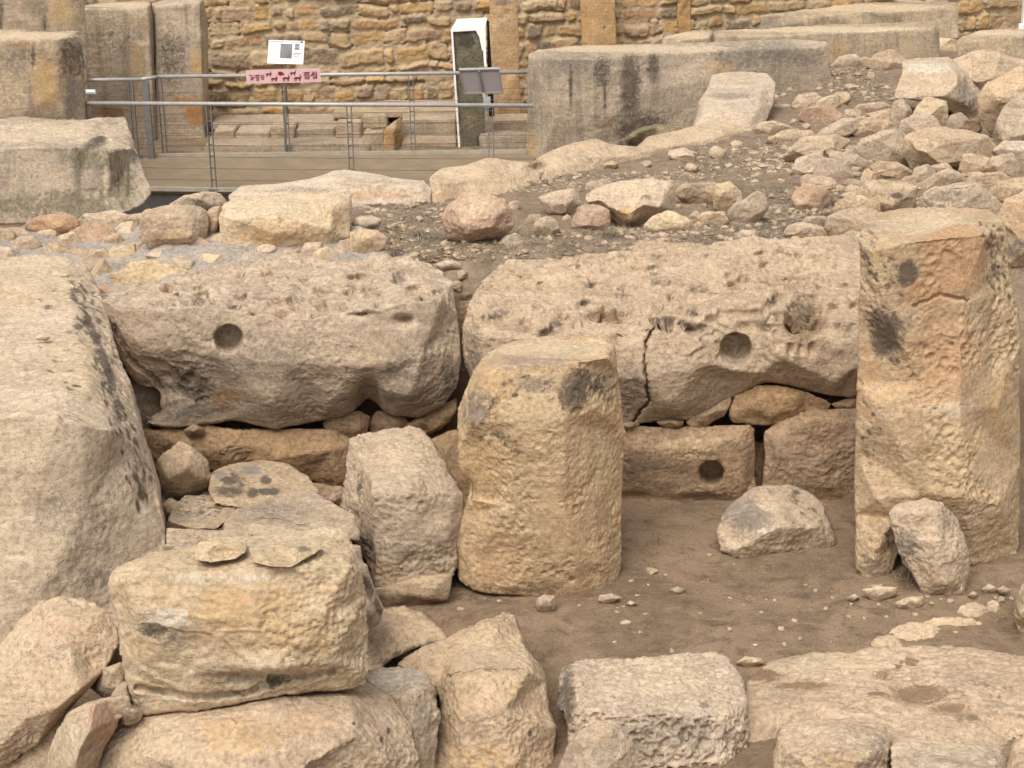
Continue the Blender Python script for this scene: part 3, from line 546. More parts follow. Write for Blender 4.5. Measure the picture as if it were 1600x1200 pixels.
S('boulder', 'large rounded boulder carrying the bread-shaped block at the bottom edge', 'boulder',
  [(140, 1215, -.1), (158, 1160, .05), (178, 1120, .2), (200, 1092, .35), (300, 1060, .6), (420, 1050, .65), (520, 1055, .6), (575, 1068, .5), (610, 1090, .35), (638, 1130, .2), (650, 1175, .05), (655, 1260, -.1), (400, 1290, -.35), (140, 1290, -.2)], 8.0,
  inner=[(230, 1120, .0), (340, 1112, -.08), (450, 1098, -.06), (540, 1088, .05), (230, 1180, -.25), (400, 1170, -.35), (560, 1150, -.2), (400, 1240, -.5)], t=.3, mat='lime', sm=9, warp=.8, rough=1.1, flake=.2,
  stain=[('pale', 230, 1150, 70, 50, .5), ('ochre', 380, 1150, 70, 30, .5), ('orange', 480, 1130, 50, 26, .4), ('black', 607, 1142, 3, 5, .9), ('black', 596, 1156, 3, 6, .9), ('black', 553, 1130, 3, 3, .9)])
S('rock', 'big flat-faced leaning slab at the lower left edge, below the bank block', 'stone slab',
  [(-90, 1035, .3), (0, 1010, .35), (40, 965, .4), (62, 945, .4), (95, 937, .4), (135, 940, .4), (165, 955, .35), (182, 985, .3), (183, 1002, .25), (160, 1045, .15), (133, 1080, .08), (100, 1120, .05), (60, 1160, .05), (20, 1190, .05), (-90, 1240, .05)], 8.2,
  inner=[(-60, 1100, .0), (0, 1165, -.05), (45, 1122, -.05), (85, 1114, -.06), (125, 1080, -.06), (40, 1005, .2), (45, 1040, .08), (100, 1000, .12)], edges=[(1, 2), (2, 3), (3, 4), (5, 6)], t=.25, mat='lime', sm=3, rough=1.1, warp=.6, stain=[('pale', 20, 1140, 50, 26, .6), ('grey', 100, 1020, 60, 50, .3), ('pale', 25, 1000, 20, 30, .5), ('pink', 120, 1000, 60, 40, .3)])
S('rock', 'tan two-faceted rock left of the boulder under the bread-shaped block', 'rock',
  [(72, 1215), (82, 1160), (105, 1120), (135, 1100), (165, 1090), (200, 1088), (205, 1110), (180, 1125), (172, 1150), (160, 1170), (150, 1225), (100, 1260)], 7.9, inner=[(145, 1100, -.12), (140, 1140, -.22), (120, 1190, -.25), (105, 1130, -.1)], edges=[(0, 1), (1, 2)], t=.3, mat='lime', sm=3, stain=[('pale', 100, 1160, 26, 60, .6), ('pink', 160, 1130, 30, 40, .5)])  # pale left facet: light from the left painted into the colour
for lab, pts, y_ in (('small rock in the dark gap left of the bread-shaped block', [(150, 1080), (160, 1045), (190, 1035), (205, 1060), (200, 1085), (170, 1095)], 8.35),
                     ('pinkish rock wedged under the left end of the bread-shaped block', [(172, 1095), (185, 1070), (205, 1062), (215, 1095), (200, 1105)], 8.1),
                     ('dark rock deep in the gap behind the bread-shaped block', [(130, 1060), (160, 990), (200, 985), (215, 1050), (160, 1090)], 8.8),
                     ('dark rock in the bottom left corner under the leaning slab', [(-40, 1215), (30, 1185), (90, 1130), (110, 1150), (90, 1260), (-40, 1270)], 8.3),
                     ('chip of stone under the left corner of the bread-shaped block', [(182, 1108), (200, 1098), (222, 1115), (215, 1128), (196, 1132)], 7.95)):
    S('rock', lab, 'rock', pts, y_, bulge=.07, t=.25, mat='dull', sm=3)
S('slab', 'tan slab with a dark undercut edge, right of the bread-shaped block', 'stone slab',
  [(560, 968, .3), (600, 955, .4), (630, 948, .45), (660, 958, .4), (682, 977, .25), (697, 1000, .1), (650, 1012, .05), (610, 1030, .0), (585, 1048, -.05), (560, 1048, -.05)], 9.1, inner=[(620, 985, .18), (665, 990, .15)], t=.15, back=.85, mat='lime', sm=4, warp=.5, stain=[('black', 640, 1020, 50, 9, .7, -20)])
S('rock', 'dark underside rock beneath the tan slab right of the bread-shaped block', 'rock', [(560, 1050), (600, 1030), (650, 1010), (700, 995), (705, 1040), (620, 1080), (560, 1090)], 9.3, bulge=.05, t=.3, mat='brown', sm=3, stain=[('black', 610, 1040, 50, 20, .5)])
S('rock', 'big gabled rock with a peaked top in the middle foreground', 'boulder',
  [(622, 1034, .45), (660, 1010, .6), (700, 997, .7), (745, 976, .8), (790, 960, .9), (805, 962, .9), (813, 985, .85), (820, 1010, .7), (836, 1035, .55), (850, 1062, .4), (856, 1110, .25), (868, 1132, .15), (866, 1180, .1), (874, 1225, .05), (870, 1290, -.1), (680, 1290, -.1), (672, 1210, .0), (684, 1150, .1), (690, 1100, .2), (680, 1075, .35), (650, 1055, .42)], 8.4,
  inner=[(705, 1062, .18), (760, 1052, .12), (830, 1048, .2), (760, 1010, .55), (700, 1025, .5), (720, 1110, .0), (790, 1110, -.05), (845, 1130, .05), (720, 1190, -.08), (800, 1200, -.12)], edges=[(0, 1), (1, 2)], t=.3, mat='lime', sm=5, warp=.6, flake=.2,
  stain=[('pale', 770, 1020, 70, 36, .5), ('black', 828, 1146, 4, 5, .9), ('grey', 760, 1150, 60, 60, .3), ('ochre', 760, 1180, 60, 40, .35)], carve=[('crack', [(700, 1058), (760, 1048), (810, 1048)], 4, .03)])  # pale upper facet: its light from above laid into the colour
S('rock', 'greyish pitted rock between the rounded boulder and the gabled rock', 'rock',
  [(565, 1055, .3), (590, 1045, .4), (640, 1040, .45), (668, 1050, .4), (682, 1075, .2), (686, 1115, .05), (683, 1170, .0), (672, 1240, -.1), (590, 1240, -.1), (600, 1120, .1)], 8.3, inner=[(620, 1090, .05), (650, 1082, .02), (676, 1078, .1), (640, 1140, -.1)], edges=[(0, 1), (1, 2)], t=.25, mat='dull', sm=3, pits=.9, flake=.4, stain=[('white', 625, 1060, 50, 22, .6), ('lich', 650, 1130, 40, 50, .4)])
S('honeycombed_block', 'square block honeycombed with pits, bottom centre, three flakes on top', 'stone block',
  [(880, 1045, .5), (905, 1032, .6), (960, 1031, .62), (1040, 1027, .65), (1080, 1022, .68), (1112, 1020, .7), (1138, 1030, .6), (1160, 1058, .4), (1171, 1095, .2), (1168, 1140, .12), (1170, 1200, .05), (1178, 1290, -.05), (900, 1290, -.05), (888, 1180, .05), (886, 1130, .1), (872, 1100, .3), (876, 1060, .42)], 8.5,
  inner=[(915, 1110, .02), (980, 1115, -.03), (1060, 1118, -.05), (1130, 1122, -.02), (1000, 1070, .3), (1090, 1060, .35), (950, 1200, -.12), (1050, 1200, -.14), (1130, 1190, -.08), (905, 1060, .38)], edges=[(0, 1), (1, 2), (2, 3)], t=.3, mat='lime', sm=6, pits=1.6, vox=.0075, warp=.6,
  stain=[('black', 885, 1090, 14, 46, .8), ('black', 880, 1150, 10, 40, .7), ('pale', 1040, 1060, 100, 30, .45), ('grey', 1040, 1150, 110, 40, .45), ('grey', 1100, 1102, 9, 5, .8)])
for lab, pts in (('pale crooked flake on the honeycombed block, left one of three', [(1050, 1072), (1064, 1066), (1080, 1076), (1070, 1080), (1055, 1079)]),
                 ('thin sliver between two flakes on the honeycombed block', [(1066, 1066), (1080, 1066), (1096, 1078), (1088, 1077)]),
                 ('pale flake on the honeycombed block, right one of three', [(1096, 1070), (1108, 1072), (1116, 1084), (1106, 1088), (1098, 1080)])):
    S('flake', lab, 'rock', [(x, y, YZ(x, y, .275)-8.9) for x, y in pts], 8.9, bulge=.012, t=.03, back=.8, mat='pale', sm=1, vox=.005, warp=.3, rough=.3, group='loose flakes on the honeycombed block')
S('rock', 'small smooth round-topped rock at the bottom edge before the honeycombed block', 'rock',
  [(868, 1210), (885, 1165), (905, 1142), (940, 1131), (965, 1140), (990, 1165), (1002, 1215), (1000, 1290), (870, 1290)], 8.1, inner=[(910, 1165, -.06), (950, 1150, -.06), (975, 1180, -.08), (930, 1220, -.16)], t=.25, mat='lime', sm=5, stain=[('grey', 940, 1180, 30, 20, .4)])
S('threshold_slab', 'broad weathered floor slab with soil-filled hollows at the lower right', 'stone slab',
  [(1203, 1036), (1230, 1030), (1280, 1020), (1330, 1019), (1380, 1012), (1450, 1011), (1530, 1014), (1600, 1022), (1720, 1030), (1720, 1300, -.4), (1150, 1300, -.4), (1160, 1120), (1168, 1066), (1190, 1046)], 8.9, plane=.10,
  inner=[(1300, 1100, YZ(1300, 1100, .11)-8.9), (1500, 1100, YZ(1500, 1100, .12)-8.9), (1400, 1170, YZ(1400, 1170, .1)-8.9), (1650, 1120, YZ(1650, 1120, .1)-8.9)], t=.05, back=.97, mat='lime', sm=3, rough=.7, erode=.5, warp=.4, vox=.009, zb=-.15,
  carve=[('dent', 1435, 1085, 46, 14, .05), ('dent', 1485, 1107, 26, 7, .04), ('dent', 1260, 1071, 50, 5, .03)],
  stain=[('soil', 1195, 1056, 26, 10, .95), ('soil', 1440, 1085, 46, 14, .95), ('soil', 1415, 1040, 60, 14, .75, -8, 10), ('soil', 1255, 1071, 46, 6, .9), ('soil', 1485, 1107, 30, 8, .85), ('soil', 1510, 1122, 24, 7, .7), ('soil', 1370, 1084, 16, 3, .8), ('soil', 1540, 1080, 70, 30, .4, 0, 12), ('soil', 1380, 1055, 18, 8, .6), ('white', 1450, 1060, 50, 14, .5, 0, 14), ('pale', 1280, 1045, 60, 20, .5), ('soil', 1300, 1090, 120, 10, .3, 0, 8)])
for lab, pts, y_, mt in (('buff block in the bottom edge row, right of the honeycombed block', [(1214, 1150, .3), (1222, 1135, .4), (1240, 1125, .45), (1290, 1126, .48), (1335, 1122, .5), (1350, 1134, .4), (1380, 1138, .38), (1392, 1155, .3), (1390, 1190, .1), (1392, 1290, .0), (1214, 1290, .0), (1212, 1190, .1)], 8.1, 'lime'),
                     ('buff block in the bottom edge row, second from the honeycombed block', [(1396, 1168, .25), (1410, 1152, .35), (1450, 1156, .35), (1530, 1166, .32), (1560, 1170, .3), (1568, 1190, .2), (1575, 1290, .0), (1400, 1290, .0), (1395, 1200, .1)], 8.0, 'lime'),
                     ('buff block in the bottom right corner of the edge row', [(1570, 1200, .2), (1585, 1165, .3), (1605, 1150, .35), (1680, 1150, .3), (1690, 1290, .0), (1575, 1290, .0)], 8.0, 'lime')):
    x0 = min(p[0] for p in pts); x1 = max(p[0] for p in pts); yt = min(p[1] for p in pts)
    S('edge_block', lab, 'stone block', pts, y_, inner=[(x0+20, yt+55, .02), ((x0+x1)/2, yt+50, .0), (x1-22, yt+50, .02), ((x0+x1)/2, yt+110, -.08)], edges=[(0, 1), (1, 2)], t=.3, mat=mt, sm=4, pits=.6, flake=.3, group='blocks of the bottom edge row', stain=[('ochre', (x0+x1)/2, yt+70, 50, 16, .4), ('grey', x1-20, yt+40, 26, 20, .4), ('pale', x0+60, yt+15, 70, 14, .5)])
S('rock', 'cream rounded rock cut off by the right picture edge, on the earth floor', 'rock',
  [(1586, 950), (1588, 930), (1600, 915), (1625, 908), (1650, 930), (1652, 990), (1620, 1010), (1597, 1004), (1590, 975)], 9.9, bulge=.14, t=.25, mat='pale', sm=4)
S('boulder', 'lichen-patched boulder lying on the earth floor by the back wall', 'boulder',
  [(1122, 824, .1), (1130, 800, .2), (1150, 782, .3), (1172, 764, .4), (1192, 757, .45), (1240, 758, .45), (1262, 768, .4), (1282, 785, .3), (1295, 815, .2), (1307, 846, .15), (1298, 852, .12), (1245, 861, .08), (1200, 869, .03), (1160, 877, .0), (1128, 862, .0), (1124, 845, .05)], 11.1,
  inner=[(1150, 862, -.05), (1185, 840, -.08), (1215, 826, -.06), (1280, 825, .05), (1215, 795, .1), (1165, 800, .1), (1260, 795, .2)], edges=[(0, 1), (1, 2), (2, 3)], t=.15, mat='lime', sm=3, flake=.4, zb=-.1, warp=.6,
  stain=[('grey', 1170, 812, 40, 24, .7), ('lich', 1165, 800, 40, 22, .6), ('black', 1255, 795, 26, 14, .6, 0, 14), ('black', 1243, 775, 8, 14, .6), ('pale', 1200, 785, 30, 16, .6), ('pale', 1180, 855, 50, 12, .6), ('white', 1190, 830, 50, 20, .5, -25, 14), ('pale', 1270, 830, 30, 16, .4)])
def outcrop(lab, blobs, seed):
    x0 = min(b_[0]-b_[2]*1.7 for b_ in blobs); x1 = max(b_[0]+b_[2]*1.7 for b_ in blobs); y0 = min(b_[1]-b_[3]*1.7 for b_ in blobs); y1 = max(b_[1]+b_[3]*1.7 for b_ in blobs)
    nu, nv = 150, 80; G = np.array([PZ(x, y, .01) for y in np.linspace(y1, y0, nv) for x in np.linspace(x0, x1, nu)]); px, py = proj(G)
    m_ = np.max([np.exp(-((px-a_)/c_)**2-((py-b_)/d_)**2) for a_, b_, c_, d_ in blobs], 0)
    q = G+seed; z = gz(G[:, 0], G[:, 1])-.05+.085*sstep(.12, .75, m_+.25*fbm(q*5, 4)+.12*fbm(q*16, 3))+.008*fbm(q*20, 3)
    G[:, 2] = z; me = grid_mesh('bedrock_patch', G, nu, nv); colattr(me, 'stain', np.zeros((len(G), 4)))
    tag(link('bedrock_patch', me, 'pale'), lab, 'rock slab')
outcrop('pale worn patch of bare rock showing through the earth floor', [(1435, 985, 46, 13), (1385, 1003, 26, 9), (1490, 973, 50, 5)], 3.3)
outcrop('small pale rock patch beside the foot of the leaning oval slab', [(1520, 953, 24, 9), (1552, 948, 12, 5)], 8.1)
for lab, pts, mt in (('cube-like brown stone lying before the squat standing stone', [(838, 945), (840, 935), (850, 930), (866, 931), (869, 940), (866, 953), (850, 956), (841, 953)], 'dull'),
                 ('flat oval pebble right of the cube-like brown stone', [(935, 938), (938, 930), (955, 928), (970, 934), (960, 939), (945, 943)], 'lime'),
                 ('thin pale chip right of the flat oval pebble', [(978, 944), (985, 939), (997, 943), (988, 947)], 'pale'),
                 ('pale wedge-shaped flat stone left of the foot of the leaning oval slab', [(1346, 922), (1370, 916), (1402, 918), (1398, 930), (1370, 940), (1355, 932)], 'pale'),
                 ('rounded flat stone just below the leaning oval slab', [(1400, 942), (1418, 934), (1442, 932), (1440, 945), (1425, 952), (1405, 950)], 'pale'),
                 ('small chip left of the pale wedge-shaped flat stone', [(1323, 936), (1335, 928), (1342, 933), (1332, 940)], 'pale'),
                 ('left of two white stones by the foot of the tall standing stone', [(1535, 920), (1545, 913), (1557, 918), (1555, 926), (1540, 927)], 'pale'),
                 ('right of two white stones by the foot of the tall standing stone', [(1558, 921), (1568, 916), (1578, 922), (1575, 930), (1562, 927)], 'pale'),
                 ('flat grey-white stone between the honeycombed block and the floor slab', [(1150, 1036), (1165, 1026), (1190, 1029), (1193, 1036), (1170, 1042)], 'pale'),
                 ('thin pale stone under the left foot of the tall standing stone', [(1346, 920), (1362, 914), (1380, 913), (1378, 919), (1355, 923)], 'lime'),
                 ('tiny stone right of the foot of the leaning oval slab', [(1513, 930), (1520, 924), (1528, 928), (1522, 936)], 'lime'),
                 ('flat pale flake in the middle of the earth floor', [(1048, 922), (1058, 917), (1070, 920), (1066, 928), (1055, 930)], 'pale')):
    xb = sum(p[0] for p in pts)/len(pts); yb = max(p[1] for p in pts); yy = hit(xb, yb)[1]
    S('floor_stone', lab, 'rock', pts, yy, bulge=.04, t=.06, mat=mt, sm=2, vox=.006, warp=.6)
# ------------------------------------------------------------------ mortared rubble bank with its own stones
def bankY(x, y): return float(np.interp(x, [205, 260], [14.45, 14.0]))-float(np.interp(x, [205, 260], [1.75, 1.35]))*(y-352)/148
def mortar_sheet():
    nu, nv = 300, 110; xs = np.linspace(-110, 600, nu); V = []
    top = np.interp(xs, [-110, 0, 40, 210, 340, 550, 600], [362, 358, 352, 350, 350, 352, 366])
    for j in range(nv):
        f = j/(nv-1)
        for i, x in enumerate(xs):
            y = top[i]+(500-top[i])*f
            V.append(PY(x, y, bankY(x, y)-.035))
    V = np.array(V); q = V*1.0
    V[:, 2] += .03*fbm(q*2.4, 3)+.014*fbm(q*9, 3)+.008*ridged(q*20, 2)
    return grid_mesh('mortar', V, nu, nv)
MAT['mortar'] = stone_mat('lime_mortar', (.37, .32, .27), (.31, .265, .225), (.38, .29, .20), .4, grey=(.2, .185, .17), speck=.4, bump=.6)
wallr = empty('rubble_bank', PY(230, 420, 13.6)); tag(wallr, 'rubble bank set in grey mortar, sloping behind the left lying block', 'wall')
ms = mortar_sheet(); colattr(ms, 'stain', np.zeros((len(ms.vertices), 4))); link('mortar', ms, 'mortar', wallr); recentre(wallr.children[0])
for mt, pts in (('pink', [(104, 384), (112, 362), (140, 352), (172, 356), (178, 372), (165, 390), (130, 392)]), ('lime', [(124, 345), (135, 336), (175, 333), (205, 338), (208, 350), (170, 360), (130, 358)]),
                ('pale', [(180, 365), (195, 348), (214, 342), (213, 382), (195, 384)]), ('gold', [(165, 403), (178, 390), (205, 384), (218, 393), (200, 410), (180, 422), (172, 415)]), ('lime', [(140, 425), (150, 410), (162, 410), (172, 428), (162, 452), (150, 440)]),
                ('lime', [(70, 397), (80, 384), (100, 384), (112, 395), (100, 406), (80, 406)]), ('dull', [(-30, 375), (0, 358), (18, 360), (20, 378), (5, 392), (-30, 400)]), ('dull', [(18, 392), (30, 375), (50, 372), (60, 385), (45, 402), (22, 410)]),
                ('gold', [(178, 455), (185, 430), (210, 412), (245, 412), (300, 425), (312, 445), (280, 460), (220, 465)]), ('lime', [(268, 410), (280, 404), (298, 410), (300, 428), (285, 435)]), ('gold', [(308, 415), (320, 400), (345, 402), (352, 415), (340, 425), (315, 428)]),
                ('lime', [(375, 410), (385, 398), (405, 396), (412, 408), (395, 418)]), ('pale', [(410, 418), (430, 404), (460, 398), (465, 410), (440, 422)]), ('pale', [(470, 398), (480, 384), (498, 382), (500, 398), (482, 404)]),
                ('gold', [(492, 412), (495, 396), (510, 390), (525, 398), (525, 412), (508, 418)]), ('dull', [(522, 400), (532, 382), (545, 378), (548, 400), (535, 412)]), ('dull', [(115, 415), (135, 405), (150, 420), (140, 440), (120, 435)]), ('pale', [(230, 400), (250, 392), (270, 400), (255, 410)]), ('lime', [(440, 405), (450, 392), (468, 394), (464, 406)])):
    S('stone', None, None, pts, bankY(sum(p[0] for p in pts)/len(pts), sum(p[1] for p in pts)/len(pts)), bulge=.075, t=.12, mat=mt, sm=2, parent=wallr, warp=.6, cuts=4, grow=7)
rb = random.Random(5); done = [(140, 372), (165, 348), (200, 365), (192, 403), (155, 430), (90, 395), (0, 378), (40, 390), (245, 438), (285, 418), (330, 412), (393, 407), (438, 410), (485, 393), (508, 403), (537, 394), (132, 420), (253, 400), (455, 398)]
for _ in range(500):
    x, y = rb.uniform(-60, 560), rb.uniform(362, 462)
    if min(math.hypot((x-a_)/1.3, y-b_) for a_, b_ in done) < 21: continue
    done.append((x, y)); rx, ry = rb.uniform(13, 22), rb.uniform(8, 13); n_ = rb.choice((5, 6, 7)); ph = rb.uniform(0, 6)
    S('stone', None, None, [(x+rx*rb.uniform(.8, 1.1)*math.cos(ph+6.283*k/n_), y+ry*rb.uniform(.8, 1.1)*math.sin(ph+6.283*k/n_)) for k in range(n_)], bankY(x, y), bulge=.055, t=.12, mat=rb.choice(('lime', 'gold', 'pale', 'dull', 'pink')), sm=2, parent=wallr, warp=.6, cuts=2, grow=7)
for nm, lab, mt, pts, y_, inn, st in (
  ('rock', 'reddish pitted rock on the crest of the mortared bank, before the far grey block', 'pink', [(38, 352), (50, 342), (95, 331), (115, 338), (125, 345), (118, 362), (100, 368), (60, 364), (45, 360)], 14.3, [(80, 345, -.08), (90, 355, -.12)], [('orange', 85, 352, 40, 16, .6), ('black', 88, 356, 12, 6, .7, 0, 14), ('rust', 70, 355, 24, 10, .5)]),
  ('stone_block', 'rounded tan block on the mortared bank, left of the long squared block', 'lime', [(219, 345), (225, 330), (260, 322), (300, 320), (322, 326), (326, 345), (320, 370), (305, 388), (270, 394), (235, 388), (221, 375)], 13.75, [(240, 340, -.1), (300, 338, -.1), (300, 370, -.14), (245, 375, -.12)], [('pale', 270, 345, 36, 12, .7, 0, 12), ('ochre', 270, 370, 40, 16, .3)]),
  ('stone_block', 'long squared block on the mortared bank, right of the rounded tan block', 'gold', [(342, 335, .15), (352, 318, .3), (400, 308, .4), (470, 304, .45), (542, 302, .45), (548, 318, .3), (549, 345, .15), (546, 372, .08), (510, 386, .03), (460, 392, .02), (420, 394, .0), (360, 394, .0), (345, 374, .05)], 13.68, [(365, 340, -.02), (430, 335, -.05), (520, 326, .0), (430, 365, -.08), (515, 358, -.04)], [('ochre', 420, 365, 60, 18, .5), ('pale', 430, 320, 100, 14, .5), ('orange', 460, 352, 24, 12, .35)]),
  ('slab', 'narrow upright slab squeezed between the two blocks on the bank', 'dull', [(322, 335), (330, 325), (345, 322), (344, 345), (336, 365), (322, 372)], 13.85, [], []),
  ('rock', 'grey rock behind the two blocks on the bank, by the boardwalk edge', 'dull', [(258, 325), (285, 308), (320, 300), (345, 303), (355, 315), (345, 325), (300, 328)], 15.0, [(310, 310, -.08)], []),
  ('rock', 'flat rock on the bank behind the pale upright stone', 'lime', [(198, 345), (202, 336), (225, 333), (228, 345), (215, 352)], 14.5, [], []),
  ('rock', 'tan rock at the right end of the mortared bank, half in soil', 'lime', [(545, 395), (548, 370), (562, 358), (590, 360), (606, 372), (600, 388), (575, 398)], 13.6, [(575, 372, -.08)], []),
  ('rock', 'flat oval rock on the soil right of the long squared block', 'pale', [(548, 350), (558, 340), (580, 337), (597, 343), (588, 356), (565, 362)], 14.0, [], []),
  ('slab', 'flat pale slab lying on the soil behind the gap between the lying blocks', 'pale', [(718, 410, .0), (735, 398, .15), (758, 388, .3), (785, 386, .35), (782, 396, .2), (760, 408, .1), (735, 418, -.05)], hit(750, 408)[1], [], []),
  ('rock', 'low rock behind the right end of the left lying block', 'lime', [(680, 412), (700, 407), (720, 410), (722, 420), (690, 424)], 13.1, [], [])):
    S(nm, lab, 'rock' if nm != 'stone_block' else 'stone block', pts, y_, inner=inn, bulge=0 if inn else .06, t=.2, mat=mt, sm=4, stain=st, warp=.7, flake=.2)

# ------------------------------------------------------------------ stones on the earth mound
def R(lab, pts, mt='lime', inn=(), bulge=None, dz=0, nm='rock', cat='rock', **kw):
    xb = sum(p[0] for p in pts)/len(pts); yb = max(p[1] for p in pts); yt = min(p[1] for p in pts); Y = hit(xb, yb-1)[1]+.05
    s = (yb-yt)*Y/2800
    S(nm, lab, cat, pts, Y+kw.pop('dY', 0), inner=inn, bulge=(0 if inn else min(.30, s*.42)) if bulge is None else bulge, t=min(.35, s*.5), mat=mt, sm=kw.pop('sm', 2), warp=.8, flake=kw.pop('flake', .3), rough=kw.pop('rough', 1.2), cuts=kw.pop('cuts', 1 if inn else 5), grow=kw.pop('grow', 4.0 if xb < 1225 or inn else 7.0), **kw)
R('large rounded boulder at the left end of the row on the mound', [(694, 345), (698, 325), (712, 314), (740, 309), (766, 308), (788, 314), (798, 330), (800, 347), (792, 362), (768, 372), (728, 380), (705, 372), (697, 360)], 'pink',
  inn=[(715, 325, -.12), (755, 325, -.18), (778, 335, -.15), (765, 352, -.26), (720, 350, -.22), (730, 365, -.2)], nm='boulder', cat='boulder', stain=[('pale', 750, 325, 40, 18, .5)])
R('angular rock with a dark right facet, second in the row on the mound', [(843, 308), (870, 300), (895, 297), (903, 308), (913, 323), (895, 335), (872, 337), (858, 333)], 'lime', inn=[(850, 312, -.04), (885, 310, -.1), (878, 328, -.2), (895, 312, -.08)])
R('round orange-tinged rock in front of the longest block on the mound', [(893, 345), (897, 330), (912, 322), (935, 321), (950, 330), (952, 350), (945, 360), (910, 362), (896, 355)], 'pink')
R('longest block of the row on the mound, overhanging at its right', [(916, 305), (930, 294), (975, 286), (1015, 281), (1048, 289), (1052, 305), (1050, 328), (1025, 343), (1000, 356), (975, 356), (958, 340), (948, 325), (922, 318)], 'lime',
  inn=[(935, 303, -.1), (1000, 298, -.12), (1040, 300, -.1), (1000, 320, -.28), (960, 318, -.24), (1030, 325, -.2), (985, 342, -.26)], nm='stone_block', cat='stone block', stain=[('ochre', 985, 335, 30, 16, .5), ('black', 1005, 312, 20, 8, .5, -20, 12), ('pale', 980, 296, 60, 10, .5)])
R('flat yellowish rock right of the round orange-tinged rock', [(1007, 353), (1020, 342), (1045, 330), (1062, 338), (1080, 345), (1078, 360), (1055, 366), (1025, 365), (1010, 362)], 'gold')
R('hollowed pale block behind the row, right of the longest block', [(1055, 300), (1070, 290), (1100, 287), (1122, 288), (1125, 310), (1108, 322), (1080, 320), (1062, 310)], 'lime', stain=[('soil', 1080, 316, 30, 8, .7)])
R('ochre pillow-shaped rock right of the hollowed pale block', [(1116, 305), (1120, 290), (1140, 286), (1155, 300), (1158, 318), (1145, 330), (1130, 334), (1118, 325)], 'gold')
R('grey boot-shaped rock at the right end of the row on the mound', [(1138, 332), (1150, 318), (1165, 312), (1180, 300), (1192, 305), (1198, 325), (1185, 340), (1165, 350), (1145, 348)], 'dull')
R('low buff rock between the flat yellowish and the boot-shaped rocks', [(1090, 340), (1100, 333), (1130, 332), (1138, 345), (1125, 356), (1100, 356)], 'lime')
R('egg-shaped small rock between the large boulder and the round rock', [(836, 358), (840, 344), (855, 340), (868, 346), (872, 360), (862, 371), (845, 372)], 'lime')
R('small rock touching the egg-shaped one on its left', [(820, 350), (828, 338), (842, 336), (845, 350), (832, 356)], 'dull')
R('low pale stone at the foot of the large rounded boulder', [(780, 380), (788, 370), (805, 366), (818, 374), (816, 385), (790, 387)], 'lime')
R('low brown rock peeping out behind the longest block', [(912, 300), (920, 286), (945, 281), (958, 288), (940, 300)], 'dull')
R('small orange rock touching the right of the large rounded boulder', [(790, 322), (800, 314), (812, 318), (806, 328), (795, 330)], 'pink')
R('pebble between the angular rock and the round orange-tinged rock', [(880, 342), (886, 337), (893, 341), (890, 348), (882, 348)], 'pale')
R('pebble above the low buff rock on the mound', [(1078, 338), (1086, 331), (1096, 334), (1094, 343), (1082, 344)], 'lime')
R('pebble left of the low buff rock on the mound', [(1084, 354), (1090, 348), (1096, 352), (1094, 359), (1086, 359)], 'lime')
R('thin flat stone on the weeds above the cracked lying block', [(1148, 366), (1160, 361), (1180, 362), (1178, 370), (1155, 372)], 'pale')

# ------------------------------------------------------------------ tumbled stones at the right of the mound
R('hollow-bottomed squared block with a bright flat top, right rubble', [(1399, 150, .0), (1404, 135, .1), (1412, 118, .25), (1411, 94, .9), (1445, 92, .95), (1482, 92, .95), (1492, 100, .8), (1512, 122, .45), (1532, 150, .3), (1533, 172, .3), (1525, 188, .3), (1502, 184, .2), (1478, 165, .05), (1440, 155, .0)], 'lime',
  inn=[(1418, 118, .02), (1455, 117, .0), (1488, 115, .02), (1415, 145, -.05), (1475, 150, -.1), (1505, 160, .0)], edges=[(0, 1), (1, 2)], nm='stone_block', cat='stone block', dY=-.5, stain=[('white', 1450, 105, 40, 10, .7), ('grey', 1510, 150, 20, 26, .6)])  # white patch: brightness of the lit flat top painted on
R('thin slab lying on the bright-topped hollow block', [(1407, 86), (1430, 74), (1470, 64), (1498, 64), (1502, 88), (1470, 92), (1420, 93)], 'gold', dY=1.2, nm='slab', cat='stone slab', bulge=.1)
R('big tan block leaning behind the bright-topped hollow block', [(1488, 95), (1510, 85), (1540, 83), (1580, 92), (1615, 102), (1620, 130), (1575, 138), (1540, 152), (1518, 128), (1495, 112)], 'lime', dY=-1.0, nm='stone_block', cat='stone block', bulge=.2)
R('tall tilted block at the right edge, upper rubble', [(1530, 150), (1545, 132), (1590, 108), (1650, 120), (1650, 225), (1560, 224), (1545, 200), (1531, 180)], 'lime', inn=[(1560, 150, -.2), (1600, 140, -.25), (1570, 205, -.2)], nm='stone_block', cat='stone block', stain=[('pale', 1590, 155, 20, 20, .5)])
R('grey slanting slab leaning on the tall tilted block at the right edge', [(1553, 222), (1562, 190), (1580, 160), (1600, 145), (1650, 140), (1650, 230), (1580, 235)], 'dull', dY=-.45, nm='slab', cat='stone slab', bulge=.12)
R('yellow rock supporting the bright-topped hollow block', [(1430, 182), (1438, 168), (1447, 157), (1475, 162), (1483, 178), (1478, 202), (1460, 208), (1435, 205)], 'gold', stain=[('gold', 1465, 172, 16, 10, .8)])
R('grey pyramid rock leaning on the yellow rock', [(1407, 205), (1415, 190), (1435, 177), (1455, 186), (1470, 203), (1460, 212), (1420, 212)], 'dull', dY=-.3)
R('dark rounded rock in the hollow under the bright-topped block', [(1482, 200), (1488, 184), (1500, 180), (1510, 190), (1506, 205), (1490, 208)], 'dull')
R('small brown rock in the hollow beside the tall tilted block', [(1506, 205), (1512, 192), (1526, 190), (1530, 202), (1520, 212)], 'brown')
